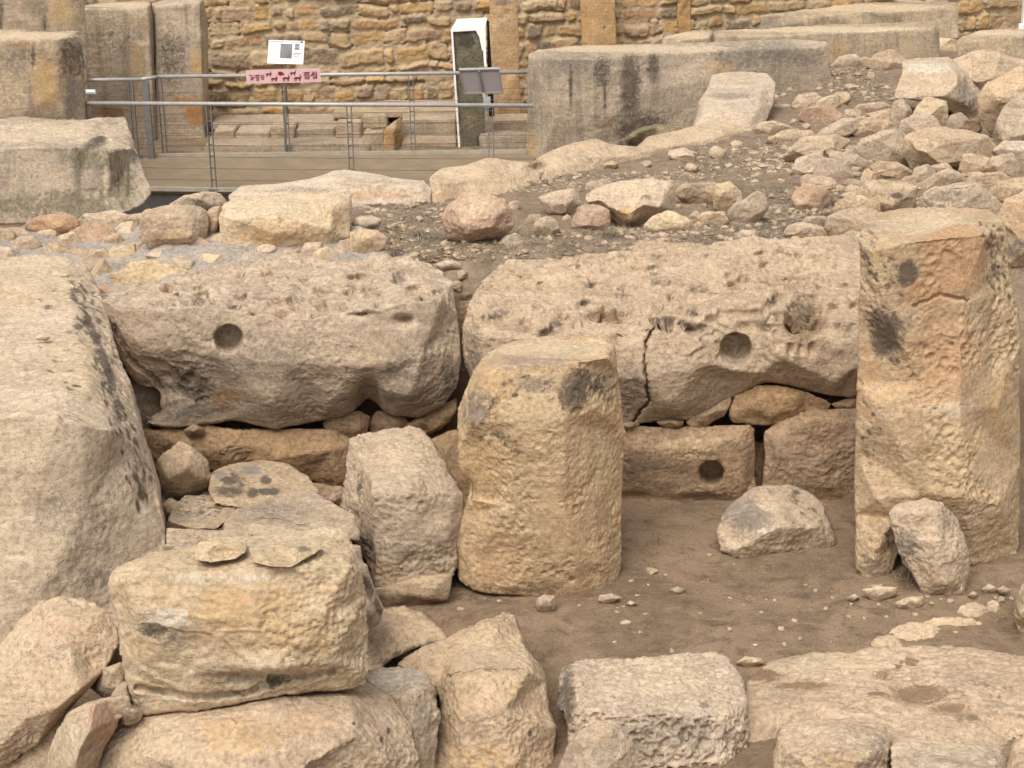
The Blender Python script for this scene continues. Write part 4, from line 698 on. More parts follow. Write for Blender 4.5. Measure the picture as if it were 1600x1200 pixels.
R('brown rock left of the grey pyramid rock', [(1394, 190), (1398, 165), (1408, 158), (1420, 175), (1420, 192), (1405, 202)], 'dull')
R('small squared rock left of the pyramid rock', [(1359, 180), (1365, 175), (1388, 173), (1400, 185), (1398, 199), (1375, 200), (1360, 192)], 'lime')
R('flat slab-like rock in front of the small squared rock', [(1332, 207), (1340, 193), (1360, 188), (1388, 192), (1408, 204), (1390, 212), (1370, 216), (1345, 212)], 'lime')
R('long flat rock sloping left of the slab-like rock', [(1280, 213), (1290, 202), (1315, 192), (1345, 183), (1358, 188), (1340, 200), (1320, 210), (1290, 217)], 'lime')
R('long whale-backed boulder in the middle of the right rubble', [(1418, 215), (1440, 207), (1475, 203), (1510, 205), (1540, 216), (1562, 238), (1545, 252), (1500, 258), (1460, 266), (1430, 262), (1415, 240)], 'lime', nm='boulder', cat='boulder', stain=[('grey', 1490, 225, 40, 12, .3)], bulge=.35)
R('knobbly boulder joined to the left end of the whale-backed boulder', [(1340, 232), (1350, 218), (1375, 213), (1402, 204), (1422, 214), (1438, 235), (1430, 258), (1400, 256), (1365, 250), (1348, 245)], 'lime', nm='boulder', cat='boulder', dY=-.15, flake=.5)
R('broad pale flat slab at the left rim of the right rubble', [(1229, 248), (1240, 232), (1258, 218), (1300, 214), (1325, 222), (1310, 236), (1285, 245), (1255, 252), (1235, 256)], 'pale', nm='slab', cat='stone slab', bulge=.12)
R('eroded pale rock below the broad pale flat slab', [(1236, 270), (1250, 250), (1275, 243), (1288, 252), (1282, 272), (1255, 275)], 'pale', flake=.5, stain=[('black', 1275, 258, 8, 12, .5, 0, 12)])
R('brown faceted rock right of the eroded pale rock', [(1274, 275), (1280, 258), (1292, 250), (1312, 258), (1332, 272), (1325, 280), (1290, 281)], 'dull')
R('layered grooved rock behind the brown faceted rock', [(1282, 242), (1300, 232), (1325, 238), (1350, 252), (1356, 265), (1340, 272), (1318, 258), (1295, 250)], 'lime', flake=.8)
R('small mottled rock below the knobbly boulder', [(1362, 262), (1375, 253), (1400, 258), (1425, 272), (1420, 282), (1395, 280)], 'dull')
R('wedge rock under the small mottled rock', [(1351, 272), (1360, 264), (1376, 262), (1398, 274), (1402, 283), (1375, 283), (1355, 280)], 'lime')
R('squared brown boulder with a dark pit, lower right rubble', [(1345, 305), (1358, 284), (1375, 281), (1400, 282), (1425, 293), (1440, 303), (1434, 318), (1405, 328), (1375, 332), (1350, 318)], 'lime', nm='boulder', cat='boulder', stain=[('black', 1402, 306, 10, 5, .8), ('grey', 1415, 310, 24, 12, .4)])
R('peaked pale rock behind the squared brown boulder', [(1425, 292), (1450, 282), (1478, 267), (1495, 272), (1506, 284), (1480, 292), (1445, 298)], 'lime')
R('broad sloping slab behind the top of the tall standing stone', [(1437, 320), (1442, 300), (1480, 290), (1515, 284), (1540, 302), (1562, 320), (1550, 332), (1445, 332)], 'pale', nm='slab', cat='stone slab', stain=[('grey', 1490, 310, 50, 14, .4)])
R('pair-left round cobble between the whale-backed and squared boulders', [(1427, 280), (1432, 266), (1448, 261), (1458, 270), (1455, 284), (1438, 286)], 'dull')
R('pair-right round cobble between the whale-backed and squared boulders', [(1452, 268), (1460, 257), (1475, 257), (1486, 266), (1478, 274), (1462, 276)], 'lime')
R('small brown cobble at the top of the squared brown boulder', [(1408, 288), (1415, 279), (1426, 279), (1430, 288), (1420, 293)], 'dull')
R('knobbly pale rock right of the whale-backed boulder', [(1502, 268), (1508, 246), (1518, 243), (1545, 252), (1555, 265), (1530, 272), (1510, 276)], 'lime', flake=.4)
R('dark-jointed rock against the right edge, mid height of the rubble', [(1545, 268), (1552, 250), (1578, 243), (1590, 258), (1588, 272), (1560, 277)], 'lime', flake=.4)
R('pale boulder cut by the right edge beside the dark-jointed rock', [(1556, 236), (1575, 224), (1650, 220), (1650, 262), (1590, 258), (1570, 248)], 'pale')
R('flat rock below the knobbly pale rock', [(1508, 285), (1525, 272), (1560, 272), (1580, 280), (1560, 292), (1520, 292)], 'dull')
R('wide sloping rock at the right edge above the orange-brown one', [(1530, 300), (1560, 285), (1605, 280), (1650, 285), (1650, 320), (1580, 322), (1545, 312)], 'lime')
R('orange-brown block half hidden behind the tall standing stone', [(1560, 345), (1575, 315), (1605, 298), (1660, 300), (1660, 395), (1610, 420), (1570, 412)], 'warm', nm='stone_block', cat='stone block', stain=[('orange', 1600, 340, 40, 40, .5), ('grey', 1600, 390, 40, 20, .6)])
R('round pinkish boulder in the weeds at the left of the rubble', [(1243, 312), (1248, 298), (1262, 292), (1282, 294), (1296, 308), (1297, 322), (1275, 329), (1250, 326)], 'pink')
R('small peaked pinkish rock above the round pinkish boulder', [(1250, 290), (1256, 280), (1267, 272), (1280, 282), (1290, 290), (1270, 296), (1254, 295)], 'pink')
R('large smooth rounded boulder left of the tall standing stone top', [(1296, 355), (1300, 340), (1325, 330), (1362, 328), (1380, 338), (1372, 360), (1340, 372), (1305, 370)], 'lime', nm='boulder', cat='boulder')
R('buff rock behind the large smooth rounded boulder', [(1301, 332), (1312, 315), (1340, 309), (1370, 318), (1372, 330), (1340, 332), (1312, 336)], 'lime')
R('flat rock in the weeds left of the large smooth boulder', [(1228, 366), (1235, 353), (1255, 350), (1290, 360), (1310, 366), (1300, 373), (1245, 373)], 'lime')
R('small rounded rock behind the flat rock in the weeds', [(1256, 352), (1264, 342), (1285, 341), (1297, 350), (1290, 360), (1268, 360)], 'dull')
R('tiny cobble between the pinkish boulder and the squared one, left', [(1322, 296), (1330, 291), (1348, 296), (1340, 304), (1326, 304)], 'dull')
R('tiny striped cobble left of the squared brown boulder', [(1330, 305), (1338, 298), (1350, 302), (1348, 312), (1334, 312)], 'lime')
R('small flat stone above the tiny cobbles', [(1318, 288), (1330, 283), (1350, 284), (1352, 291), (1325, 292)], 'dull')
R('pale rock in the middle of the mound slope, rounded hump', [(1250, 182), (1262, 172), (1290, 165), (1312, 178), (1312, 190), (1290, 194), (1262, 190)], 'pink')
R('low flat pale rock left of the rounded hump', [(1180, 205), (1188, 192), (1212, 190), (1238, 200), (1236, 212), (1195, 213)], 'pale')
R('broken layered rock right of the low flat pale rock', [(1212, 214), (1225, 204), (1262, 205), (1274, 215), (1255, 222), (1220, 221)], 'lime', flake=.5)
R('left lump of the pale rocks below the streaked curved slab', [(1240, 165), (1250, 152), (1270, 149), (1285, 158), (1275, 168), (1250, 169)], 'lime')
R('middle lump of the pale rocks below the streaked curved slab', [(1275, 166), (1285, 155), (1302, 152), (1310, 162), (1300, 170)], 'lime')
R('right lump of the pale rocks below the streaked curved slab', [(1298, 162), (1308, 148), (1322, 148), (1325, 158), (1312, 166)], 'lime')
R('layered stone before the small squared rock', [(1334, 178), (1345, 166), (1375, 162), (1390, 168), (1378, 178), (1345, 182)], 'lime')
R('brown lump left of the flat slab-like rock', [(1315, 185), (1325, 174), (1342, 174), (1345, 185), (1330, 190)], 'dull')
R('white flat stone on the soil beside the stepped kerb stone', [(1206, 167), (1215, 163), (1234, 164), (1232, 170), (1212, 171)], 'pale', bulge=.04)
R('rock at the foot of the middle far slab', [(1302, 103), (1315, 92), (1335, 88), (1342, 98), (1330, 106)], 'lime')
R('crumbled rock below the thin slab, right of the far slabs', [(1358, 103), (1370, 88), (1392, 80), (1410, 92), (1405, 108), (1375, 110)], 'dull', flake=.6)
R('low rock between the far slab rock and the crumbled rock', [(1342, 100), (1350, 92), (1362, 95), (1362, 103), (1350, 106)], 'lime')
R('small pale rock on the mound just right of the stepped kerb stone', [(1168, 150), (1178, 142), (1192, 145), (1190, 154), (1175, 156)], 'lime')
# little rubble: built from a cut ball, one of a few shapes copied and set down where the photograph shows one
def cut_ball(seed):
    r = np.random.default_rng(seed); bm = bmesh.new(); bmesh.ops.create_icosphere(bm, subdivisions=4, radius=1); me = bpy.data.meshes.new('rubble_stone'); bm.to_mesh(me); bm.free()
    v = getv(me); v *= np.array([1, r.uniform(.65, .9), r.uniform(.5, .75)])
    for _ in range(9):
        n = r.normal(size=3); n /= np.linalg.norm(n); d = r.uniform(.45, .75); e = np.maximum(0, v@n-d); v -= e[:, None]*n
    v += .10*np.stack([fbm(v*1.6+seed*3+k*9, 3) for k in range(3)], -1)+.02*fbm(v*7, 2)[:, None]*v; v[:, 2] -= v[:, 2].min()*.6
    putv(me, v); colattr(me, 'stain', np.zeros((len(v), 4))); smooth(me); return me
BALL = [cut_ball(s) for s in range(7)]
for me in BALL: me.materials.append(MAT['lime'])
def rubble(px, py, wpx, lab, grp, k):
    P = hit(px, py); s = wpx/2800*np.linalg.norm(P-CAM)/2
    o = bpy.data.objects.new('rubble_stone', BALL[k % 7]); C.objects.link(o); o.location = Vector(P.tolist())
    o.rotation_euler = (random.uniform(-.2, .2), random.uniform(-.2, .2), random.uniform(0, 6.28)); o.scale = (s, s*random.uniform(.8, 1.1), s*random.uniform(.7, 1.1))
    tag(o, lab, 'rock', grp)
LM = 'small loose pale stone half sunk in the weedy soil of the mound'
mound_pts = [(825, 290, 30), (850, 268, 14), (955, 263, 30), (1010, 260, 22), (1080, 268, 26), (1120, 245, 30), (1065, 250, 50), (1140, 262, 18), (1200, 240, 16), (1190, 262, 18), (1150, 230, 28), (1220, 262, 14), (1040, 274, 12), (990, 272, 14), (900, 280, 16),
             (640, 325, 26), (662, 318, 20), (610, 340, 16), (655, 345, 14), (630, 360, 20), (670, 365, 14), (700, 392, 18), (660, 398, 16), (820, 395, 14), (860, 388, 14), (920, 375, 18), (945, 382, 12), (980, 372, 12), (1035, 372, 22), (1000, 380, 12), (1100, 366, 14), (1215, 335, 16), (1205, 310, 14), (1220, 285, 14),
             (1180, 150, 18), (1205, 148, 14), (1225, 150, 12), (1195, 182, 16), (1240, 195, 18), (1260, 200, 14), (1205, 225, 22), (1225, 232, 16), (1340, 118, 14), (1360, 125, 20), (1310, 125, 14), (1330, 140, 22), (1385, 140, 14), (1300, 138, 16), (1350, 150, 16), (1250, 138, 12), (1235, 143, 14), (1280, 142, 14), (1200, 160, 14), (1210, 152, 12),
             (1245, 335, 12), (1210, 352, 14), (1375, 250, 12), (1500, 298, 16), (1395, 292, 12), (1340, 275, 14), (1310, 300, 12), (1330, 322, 14), (1285, 335, 14), (725, 380, 14), (800, 300, 14), (1168, 330, 12), (748, 398, 12), (1185, 355, 14), (1060, 325, 14), (1100, 325, 16), (870, 360, 12), (905, 372, 14), (1125, 372, 12), (600, 375, 12), (690, 330, 12), (575, 318, 14), (590, 330, 14), (722, 434, 24), (714, 452, 26), (729, 466, 22), (719, 484, 26), (724, 505, 22)]
for k, (x, y, s) in enumerate(mound_pts): rubble(x, y, s, LM, 'small loose stones on the mound', k)
LR = 'middling rubble stone packed between the tumbled boulders at the right'
for k in range(34):
    x, y = random.uniform(1270, 1600), random.uniform(225, 335)
    if y > 320 and x > 1340 or x < 1330 and y < 235: continue
    rubble(x, y, random.choice((18, 26, 32, 40, 48)), LR, 'rubble packed between the boulders', k)
LF = 'small pale chip of stone lying on the brown earth floor'
for k, (x, y, s) in enumerate([(1240, 972, 14), (1275, 925, 10), (1260, 915, 8), (1325, 965, 12), (1290, 952, 10), (1220, 985, 14), (1190, 958, 9), (1140, 985, 12), (1225, 1010, 12), (1180, 1010, 9), (1095, 960, 8), (1040, 900, 8), (1108, 868, 8), (1385, 965, 9), (1330, 945, 8), (1350, 968, 8), (1455, 945, 12), (1470, 938, 10), (1485, 942, 14), (1565, 942, 16), (1580, 938, 12), (1555, 935, 9), (1050, 1020, 12), (720, 955, 14), (905, 948, 8), (780, 940, 9), (975, 950, 8), (1300, 935, 9), (1140, 935, 8), (1210, 940, 8), (960, 1005, 8), (1000, 990, 9), (1430, 962, 10), (1492, 990, 10), (1373, 945, 8), (1340, 1000, 9), (1300, 1005, 8), (1250, 1000, 10)]):
    rubble(x, y, s, LF, 'small chips of stone on the earth floor', k)

# ------------------------------------------------------------------ kerb of low stones along the mound
S('kerb_stone', 'first kerb stone, a low humped slab at the boardwalk edge', 'kerb stone', [(358, 306, .1), (378, 290, .35), (430, 289, .4), (485, 281, .5), (520, 269, .55), (548, 266, .6), (585, 272, .55), (625, 280, .5), (664, 283, .45), (672, 296, .2), (671, 328, .0), (640, 330, .0), (580, 328, .0), (548, 328, .0), (520, 330, .0), (440, 335, .0), (365, 335, .0)], 16.1,
  inner=[(400, 300, .1), (480, 297, .12), (545, 284, .12), (600, 288, .1), (655, 292, .08)], edges=[(0, 1), (1, 2), (2, 3), (3, 4)], t=.2, mat='pale', sm=2, warp=.4, rough=.7, stain=[('orange', 590, 305, 70, 8, .5), ('grey', 470, 297, 60, 6, .4)])
S('kerb_stone', 'second kerb stone, very long wavy strip rising to the stepped one', 'kerb stone', [(672, 278, .2), (690, 264, .5), (728, 259, .6), (760, 248, .8), (785, 251, .8), (805, 254, .9), (828, 255, 1.0), (850, 242, 1.7), (880, 230, 2.0), (900, 226, 2.1), (930, 218, 2.3), (955, 228, 2.3), (1000, 230, 2.6), (1020, 212, 3.0), (1060, 204, 3.4), (1095, 195, 3.8), (1130, 190, 4.1), (1162, 195, 4.2),
  (1172, 214, 4.0), (1130, 234, 3.3), (1075, 244, 2.9), (1000, 264, 2.2), (930, 282, 1.6), (870, 298, 1.0), (820, 308, .5), (760, 322, .1), (700, 332, .0), (674, 332, .0)], 16.2,
  inner=[(685, 287, .08), (740, 281, .3), (800, 273, .65), (850, 266, 1.1), (900, 256, 1.55), (960, 245, 2.0), (1020, 234, 2.45), (1080, 222, 2.95), (1130, 212, 3.4), (1160, 205, 3.9)], edges=[(i, i+1) for i in range(9)], t=.25, mat='pale', sm=2, rough=.8, warp=.35, vox=.016, carve=[('crack', [(838, 252), (850, 268), (846, 280)], 3, .05), ('dent', 842, 258, 14, 6, .06)], stain=[('orange', 700, 305, 40, 8, .4), ('soil', 842, 258, 16, 6, .7), ('grey', 940, 250, 60, 5, .4)])
S('kerb_stone', 'third kerb stone, tall and stepped, leaning against the streaked curved slab', 'kerb stone', [(1112, 119, 1.9), (1130, 114, 2.0), (1165, 113, 2.0), (1198, 115, 1.9), (1211, 130, 1.6), (1208, 162, 1.0), (1196, 190, .3), (1176, 214, .0), (1160, 210, .0), (1130, 206, .1), (1084, 204, .1), (1093, 160, .8), (1105, 142, 1.3)], 20.2,
  inner=[(1104, 152, .75), (1140, 153, .72), (1188, 150, .8), (1108, 140, 1.35), (1150, 139, 1.35), (1194, 137, 1.4), (1172, 190, .1), (1096, 180, .2), (1150, 178, .15), (1184, 172, .25)], edges=[(0, 1), (1, 2), (3, 4), (4, 5), (7, 8), (8, 9)], t=.3, mat='pale', sm=1, warp=.4, rough=.7, vox=.017, stain=[('grey', 1145, 150, 40, 6, .5)])
S('rock', 'dark weed-grown rock at the foot of the streaked curved slab', 'rock', [(955, 228), (975, 212), (1000, 200), (1030, 196), (1065, 198), (1080, 206), (1020, 222), (980, 236)], 21.2, bulge=.1, mat='brown', sm=3, flake=.5, stain=[('green', 1010, 200, 60, 30, .7), ('black', 980, 215, 30, 16, .6)])

# ------------------------------------------------------------------ orthostats behind
def slab(nm, lab, pts, Y, inn, ed, mat='slab', t=.25, st=(), zb=-.4, sm=2, rough=.45, cat='orthostat', **kw):
    S(nm, lab, cat, pts, Y, inner=inn, edges=ed, t=t, mat=mat, sm=sm, rough=rough, warp=.5, zb=zb, stain=st, vox=kw.pop('vox', .02), flake=kw.pop('flake', .3), **kw)
slab('curved_orthostat', 'long streaked curved slab standing behind the stepped kerb stone', [(826, 86, .3), (840, 78, .6), (900, 72, 1.0), (985, 70, 1.1), (1050, 69, 1.0), (1160, 65, .9), (1240, 62, .9), (1293, 64, .9), (1296, 90, .7), (1297, 142, .7), (1200, 160, .6), (1060, 230, .3), (900, 262, .1), (840, 256, .2), (824, 248, .4)], 24.0,
     [(836, 90, .25), (870, 92, .0), (930, 92, .0), (1000, 84, .15), (1100, 80, .45), (1200, 76, .55), (1285, 74, .65), (870, 180, .0), (950, 180, .02), (1010, 140, .15), (1150, 120, .48)], [(0, 1), (1, 2), (2, 3), (3, 4), (4, 5), (5, 6)], st=[('black', 985, 130, 16, 50, .75), ('black', 940, 110, 16, 26, .6), ('black', 892, 130, 3, 36, .8), ('black', 945, 150, 2, 30, .8), ('black', 1020, 105, 10, 26, .6), ('black', 1000, 200, 40, 26, .7), ('grey', 900, 100, 60, 22, .5), ('grey', 1200, 85, 90, 20, .6), ('pale', 980, 76, 160, 6, .8), ('ochre', 830, 230, 10, 30, .6), ('ochre', 1120, 105, 26, 12, .5), ('grey', 1262, 90, 30, 20, .5), ('pale', 1080, 130, 40, 40, .4)], rough=.7)
slab('orthostat', 'middle one of the three long grey far slabs, its right end highest', [(1114, 50, .6), (1130, 47, .7), (1300, 40, .75), (1462, 33, .8), (1467, 45, .5), (1467, 98, .3), (1400, 112, .2), (1300, 112, .1), (1114, 90, .0)], 26.3, [(1118, 57, .05), (1300, 52, .1), (1460, 42, .3)], [(0, 1), (1, 2)], mat='slab2', st=[('pale', 1290, 46, 180, 5, .8), ('ochre', 1310, 80, 20, 20, .4)])
slab('orthostat', 'short low slab end left of the middle long grey far slab', [(1018, 66, .0), (1045, 57, .5), (1085, 48, .7), (1113, 47, .7), (1114, 90, .1), (1018, 90, .0)], 26.2, [(1060, 63, .05), (1108, 58, .05)], [(0, 1)], mat='slab2', st=[('pale', 1070, 55, 50, 6, .8)])
slab('orthostat', 'rearmost of the three long grey far slabs, with a wavy worn edge', [(1145, 20, .6), (1200, 13, .7), (1330, 6, .75), (1460, 2, .8), (1494, 4, .7), (1497, 20, .4), (1497, 60, .2), (1440, 75, .1), (1145, 60, .0)], 29.0, [(1150, 27, .05), (1250, 20, .1), (1290, 24, .0), (1350, 17, .1), (1400, 18, .05), (1485, 8, .35)], [(0, 1), (1, 2), (2, 3), (3, 4), (4, 5)], mat='slab2', st=[('pale', 1320, 12, 180, 6, .9), ('grey', 1200, 40, 60, 14, .5)])
slab('orthostat', 'square grey slab end left of the rearmost long far slab', [(1076, 14, .4), (1100, 8, .5), (1138, 6, .5), (1142, 20, .1), (1143, 62, .0), (1076, 62, .0)], 28.9, [(1108, 24, .0), (1138, 24, .0), (1090, 16, .2)], [(0, 1)], mat='slab', st=[('pale', 1115, 14, 30, 8, .8), ('grey', 1090, 35, 12, 24, .6)])
slab('orthostat', 'rounded low grey slab at the right edge above the tumbled stones', [(1494, 68, .1), (1502, 58, .3), (1530, 49, .6), (1580, 46, .7), (1660, 46, .7), (1660, 110, .0), (1497, 92, .0)], 22.6, [(1510, 66, .05), (1560, 56, .1), (1640, 56, .1)], [(0, 1), (1, 2)], mat='slab2', st=[('pale', 1560, 51, 80, 5, .7)])
slab('block', 'big grey-brown block with a pitted top at the left edge, before the boardwalk', [(-90, 195, 1.9), (0, 188, 2.1), (40, 182, 2.2), (90, 187, 2.1), (150, 186, 2.1), (196, 185, 2.1), (203, 205, 1.6), (215, 240, 1.0), (228, 280, .7), (236, 302, .5), (222, 320, .3), (190, 335, .05), (60, 348, .0), (-90, 352, .0)], 18.7,
     [(-60, 232, .1), (0, 231, .1), (60, 230, .1), (110, 230, .12), (138, 226, .3), (170, 236, .35), (205, 230, .8), (120, 300, .05), (170, 300, .2)], [(0, 1), (1, 2), (2, 3), (3, 4), (4, 5), (5, 6)], st=[('pale', 70, 208, 140, 18, .55), ('black', 150, 222, 20, 10, .7, -20), ('green', 195, 290, 20, 40, .6), ('green', 150, 250, 60, 20, .5), ('black', 200, 285, 3, 30, .8), ('black', 185, 290, 3, 26, .7), ('green', 90, 320, 120, 26, .5), ('pale', 165, 280, 4, 30, .6)], vox=.018, erode=.6, cat='stone block')
slab('orthostat', 'streaked grey orthostat at the left edge behind the pitted block', [(-90, 50, .6), (0, 46, .7), (30, 46, .7), (52, 50, .6), (100, 50, .6), (123, 50, .6), (128, 80, .4), (131, 140, .35), (134, 200, .35), (134, 260, .3), (-90, 260, .0)], 22.3, [(-60, 64, .05), (0, 63, .05), (50, 62, .0), (85, 60, .05), (100, 58, .15), (90, 140, .05)], [(0, 1), (1, 2), (2, 3), (3, 4)], st=[('pale', 40, 56, 90, 5, .8), ('ochre', 72, 130, 22, 44, .8), ('pale', 90, 110, 4, 50, .6), ('gold', 10, 150, 30, 40, .4), ('black', 115, 90, 22, 40, .6), ('grey', 115, 150, 18, 50, .6), ('black', 52, 90, 4, 20, .6), ('grey', 25, 90, 30, 30, .4)])
slab('orthostat', 'tallest dark orthostat in the upper left corner, top out of the picture', [(-90, -90, .0), (8, -90, .0), (128, -90, .0), (130, 0, .1), (132, 30, .1), (136, 100, .1), (141, 195, .1), (130, 260, .0), (-90, 260, .0)], 24.3, [(0, 50, -.05), (110, 0, -.03), (115, 100, -.03)], [(1, 2)], st=[('ochre', 95, 15, 26, 30, .6), ('green', 60, 10, 30, 20, .5), ('black', 70, 36, 3, 16, .7), ('gold', 118, 20, 8, 26, .6), ('black', 0, 20, 6, 40, .6)])
slab('orthostat', 'left one of two joined orthostats behind the corner of the railing', [(120, 12, .4), (150, 6, .5), (200, 3, .6), (236, 2, .6), (240, 30, .35), (246, 180, .35), (250, 255, .3), (130, 255, .0)], 25.7, [(132, 14, .04), (180, 14, .02), (231, 10, .04), (180, 120, .0), (238, 130, .04), (242, 250, .04), (132, 120, .02)], [(0, 1), (1, 2), (2, 4), (4, 5)], st=[('pale', 185, 7, 60, 4, .8), ('ochre', 215, 100, 14, 40, .5), ('rust', 170, 175, 24, 10, .6), ('pale', 232, 120, 6, 90, .5), ('black', 180, 60, 50, 40, .3)])
slab('orthostat', 'right one of two joined orthostats, with a rust patch above the boardwalk', [(237, 6, .3), (260, 1, .4), (300, -2, .5), (318, 0, .5), (324, 30, .6), (326, 150, .6), (330, 246, .5), (300, 258, .0), (245, 258, .0)], 25.9, [(242, 10, .04), (290, 5, .03), (312, 5, .05), (317, 120, .05), (280, 120, .0), (320, 250, .04), (244, 120, .02)], [(0, 1), (1, 2), (2, 3), (3, 5)], st=[('rust', 305, 175, 14, 22, 1.0), ('rust', 285, 160, 20, 8, .8), ('ochre', 308, 100, 12, 24, .8), ('gold', 300, 215, 30, 20, .5), ('black', 268, 90, 24, 50, .5), ('pale', 321, 100, 4, 90, .6), ('pale', 312, 50, 6, 16, .7)])
slab('pillar', 'yellowish pillar slab set in the rubble wall, right of the white-capped slab', [(764, -90), (806, -90), (808, 0), (812, 110), (815, 195), (768, 195), (765, 100)], 26.6, [(785, 0, -.08), (788, 150, -.08)], [], mat='orth', st=[('grey', 785, 4, 14, 5, .7), ('grey', 775, 130, 12, 50, .35), ('pale', 785, 40, 20, 30, .3)])
slab('pillar', 'smooth orange pillar slab rising behind the long streaked curved slab', [(906, -90), (956, -90), (960, 0), (965, 100), (910, 100), (907, 0)], 28.0, [(932, 0, -.06), (932, 60, -.06)], [], mat='orth', rough=.3, st=[('black', 944, 42, 2, 2, 1.0)])
slab('pillar', 'pale narrow stone at the right end of the rubble wall by the far slabs', [(1062, -60), (1074, -60), (1078, 0), (1080, 58), (1062, 62), (1058, 30)], 28.6, [(1070, 0, -.05)], [], mat='orth')
# ------------------------------------------------------------------ rubble wall closing the view
def far_wall():
    A = np.array([-7.5, 27.3]); Bp = np.array([3.0, 28.7]); Cc = np.array([14.0, 33.0])
    L1 = np.linalg.norm(Bp-A); L2 = np.linalg.norm(Cc-Bp); L = L1+L2; nu, nv = 1100, 230
    s = np.linspace(0, L, nu); z = np.linspace(-.4, 3.6, nv); Sg, Zg = np.meshgrid(s, z); Sg = Sg.ravel(); Zg = Zg.ravel()
    k = np.clip(Sg/L1, 0, 1)[:, None]; k2 = np.clip((Sg-L1)/L2, 0, 1)[:, None]
    XY = A+(Bp-A)*k+(Cc-Bp)*k2
    q = np.stack([Sg, Zg, np.zeros_like(Sg)], -1)
    u = Sg+.08*fbm(q*2.6, 4)+.02*fbm(q*9, 2); v = Zg+.085*fbm(q*np.array([1.5, 2.0, 1])+30, 4)+.015*fbm(q*9+5, 2)
    rw = np.random.default_rng(11); hs_ = np.cumsum(np.concatenate([[-.8], rw.uniform(.13, .31, 30)]))
    row = np.clip(np.searchsorted(hs_, v)-1, 0, 28); y0 = hs_[row]; y1 = hs_[row+1]
    d1 = np.zeros_like(u); idn = np.zeros(len(u), int); sp = np.zeros_like(u)
    for r_ in range(29):
        m_ = row == r_
        if not m_.any(): continue
        ws_ = np.cumsum(np.concatenate([[-1.0-rw.random()], rw.choice([.16, .22, .3, .38, .5, .62], 110)*rw.uniform(.85, 1.2, 110)]))
        c_ = np.clip(np.searchsorted(ws_, u[m_])-1, 0, 108); xl, xr = ws_[c_], ws_[c_+1]
        tx = np.minimum(u[m_]-xl, xr-u[m_]); inset = rw.uniform(0, .35, 111)[c_]*(hs_[r_+1]-hs_[r_])*.5; up_ = rw.random(111)[c_]
        ty = np.minimum(v[m_]-hs_[r_]-inset*(up_ > .5), hs_[r_+1]-v[m_]-inset*(up_ <= .5))
        d1[m_] = np.minimum(tx, ty)-.018*np.maximum(0, 1-np.maximum(tx, ty)/.07); idn[m_] = (r_*131+c_*17) % 997
        sp[m_] = ((v[m_]-hs_[r_])/(hs_[r_+1]-hs_[r_])-.5)*(rw.random(111)[c_]-.35)+((u[m_]-xl)/(xr-xl)-.5)*(rw.random(111)[c_]-.5)
    r1 = (idn*37 % 101)/101.0; r2 = (idn*53 % 97)/97.0; r3 = (idn*29 % 89)/89.0
    mort = sstep(2.0, -.6, Sg-2.6+1.4*fbm(q*1.3, 2))             # more mortar towards the left end
    stone = sstep(.004, .034, d1+.016*fbm(q*10+3, 3)-.012)
    keep = np.where(r1 < .10+.4*mort, .2, 1.0)
    d = stone*keep*(.015+.07*r2+.05*sp)+.020*fbm(q*8, 3)+.016*(ridged(q*13, 3)-.5)+.010*ridged(q*36, 2)-.07*sstep(.012, -.01, d1)*(r3 > .84)
    pal = np.array([(.47, .335, .18), (.44, .305, .155), (.42, .31, .195), (.36, .265, .18), (.48, .31, .14), (.33, .255, .185), (.47, .365, .235), (.41, .26, .145), (.24, .19, .14), (.45, .33, .19)])
    col = pal[(idn*13) % 10]
    mc = np.array([.50, .405, .285]); a = (stone*np.where(r1 < .10+.3*mort, .3, 1.0))[:, None]
    rgb = mc*(1-a)+col*1.05*a*(.88+.24*r3[:, None])
    grey = sstep(.1, .5, fbm(q*1.1+11, 3))[:, None]*.35; rgb = rgb*(1-grey)+np.array([.30, .255, .195])*grey
    n = np.array([.14, -.99]); W = np.stack([XY[:, 0]+n[0]*d, XY[:, 1]+n[1]*d, Zg], -1)
    pal = np.array([(.45, .30, .145), (.42, .27, .12), (.40, .28, .165), (.34, .235, .15), (.46, .28, .11), (.30, .22, .155), (.44, .33, .20), (.38, .22, .11), (.20, .15, .105), (.43, .30, .16)])
    col = pal[(idn*13) % 10]
    mc = np.array([.47, .36, .23]); a = (stone*np.where(r1 < .3*mort, .35, 1.0))[:, None]
    rgb = mc*(1-a)+col*1.12*a*(.88+.24*r3[:, None])
    grey = sstep(.1, .5, fbm(q*1.1+11, 3))[:, None]*.35; rgb = rgb*(1-grey)+np.array([.27, .225, .17])*grey
    me = grid_mesh('masonry', W, nu, nv); colattr(me, 'tone', np.concatenate([rgb, np.ones((len(rgb), 1))], -1)); return me
m, t, b = newmat('rubble_masonry'); p = posvec(t)
at = N(t, 'ShaderNodeAttribute', attribute_name='tone')
c = mixc(t, ramp(t, noise(t, p, 7, 9, .75), .48, .62, 0, .6), at.outputs['Color'], (.30, .20, .11))
c = mixc(t, ramp(t, noise(t, p, 14, 9, .78), .50, .62, 0, .6), c, (.52, .40, .25))
c = mixc(t, ramp(t, noise(t, p, 20, 8, .78), .54, .66, 0, .6), c, (.16, .12, .085))
t.links.new(c, b.inputs['Base Color']); setin(b, 'Roughness', .95)
bp = N(t, 'ShaderNodeBump'); setin(bp, 'Strength', .6); setin(bp, 'Distance', .04); t.links.new(noise(t, p, 26, 10, .7), bp.inputs['Height']); t.links.new(bp.outputs[0], b.inputs['Normal'])
MAT['masonry'] = m
o = link('rubble_wall', far_wall(), 'masonry'); tag(o, 'tall ochre rubble stone wall closing the view behind the railing', 'wall')

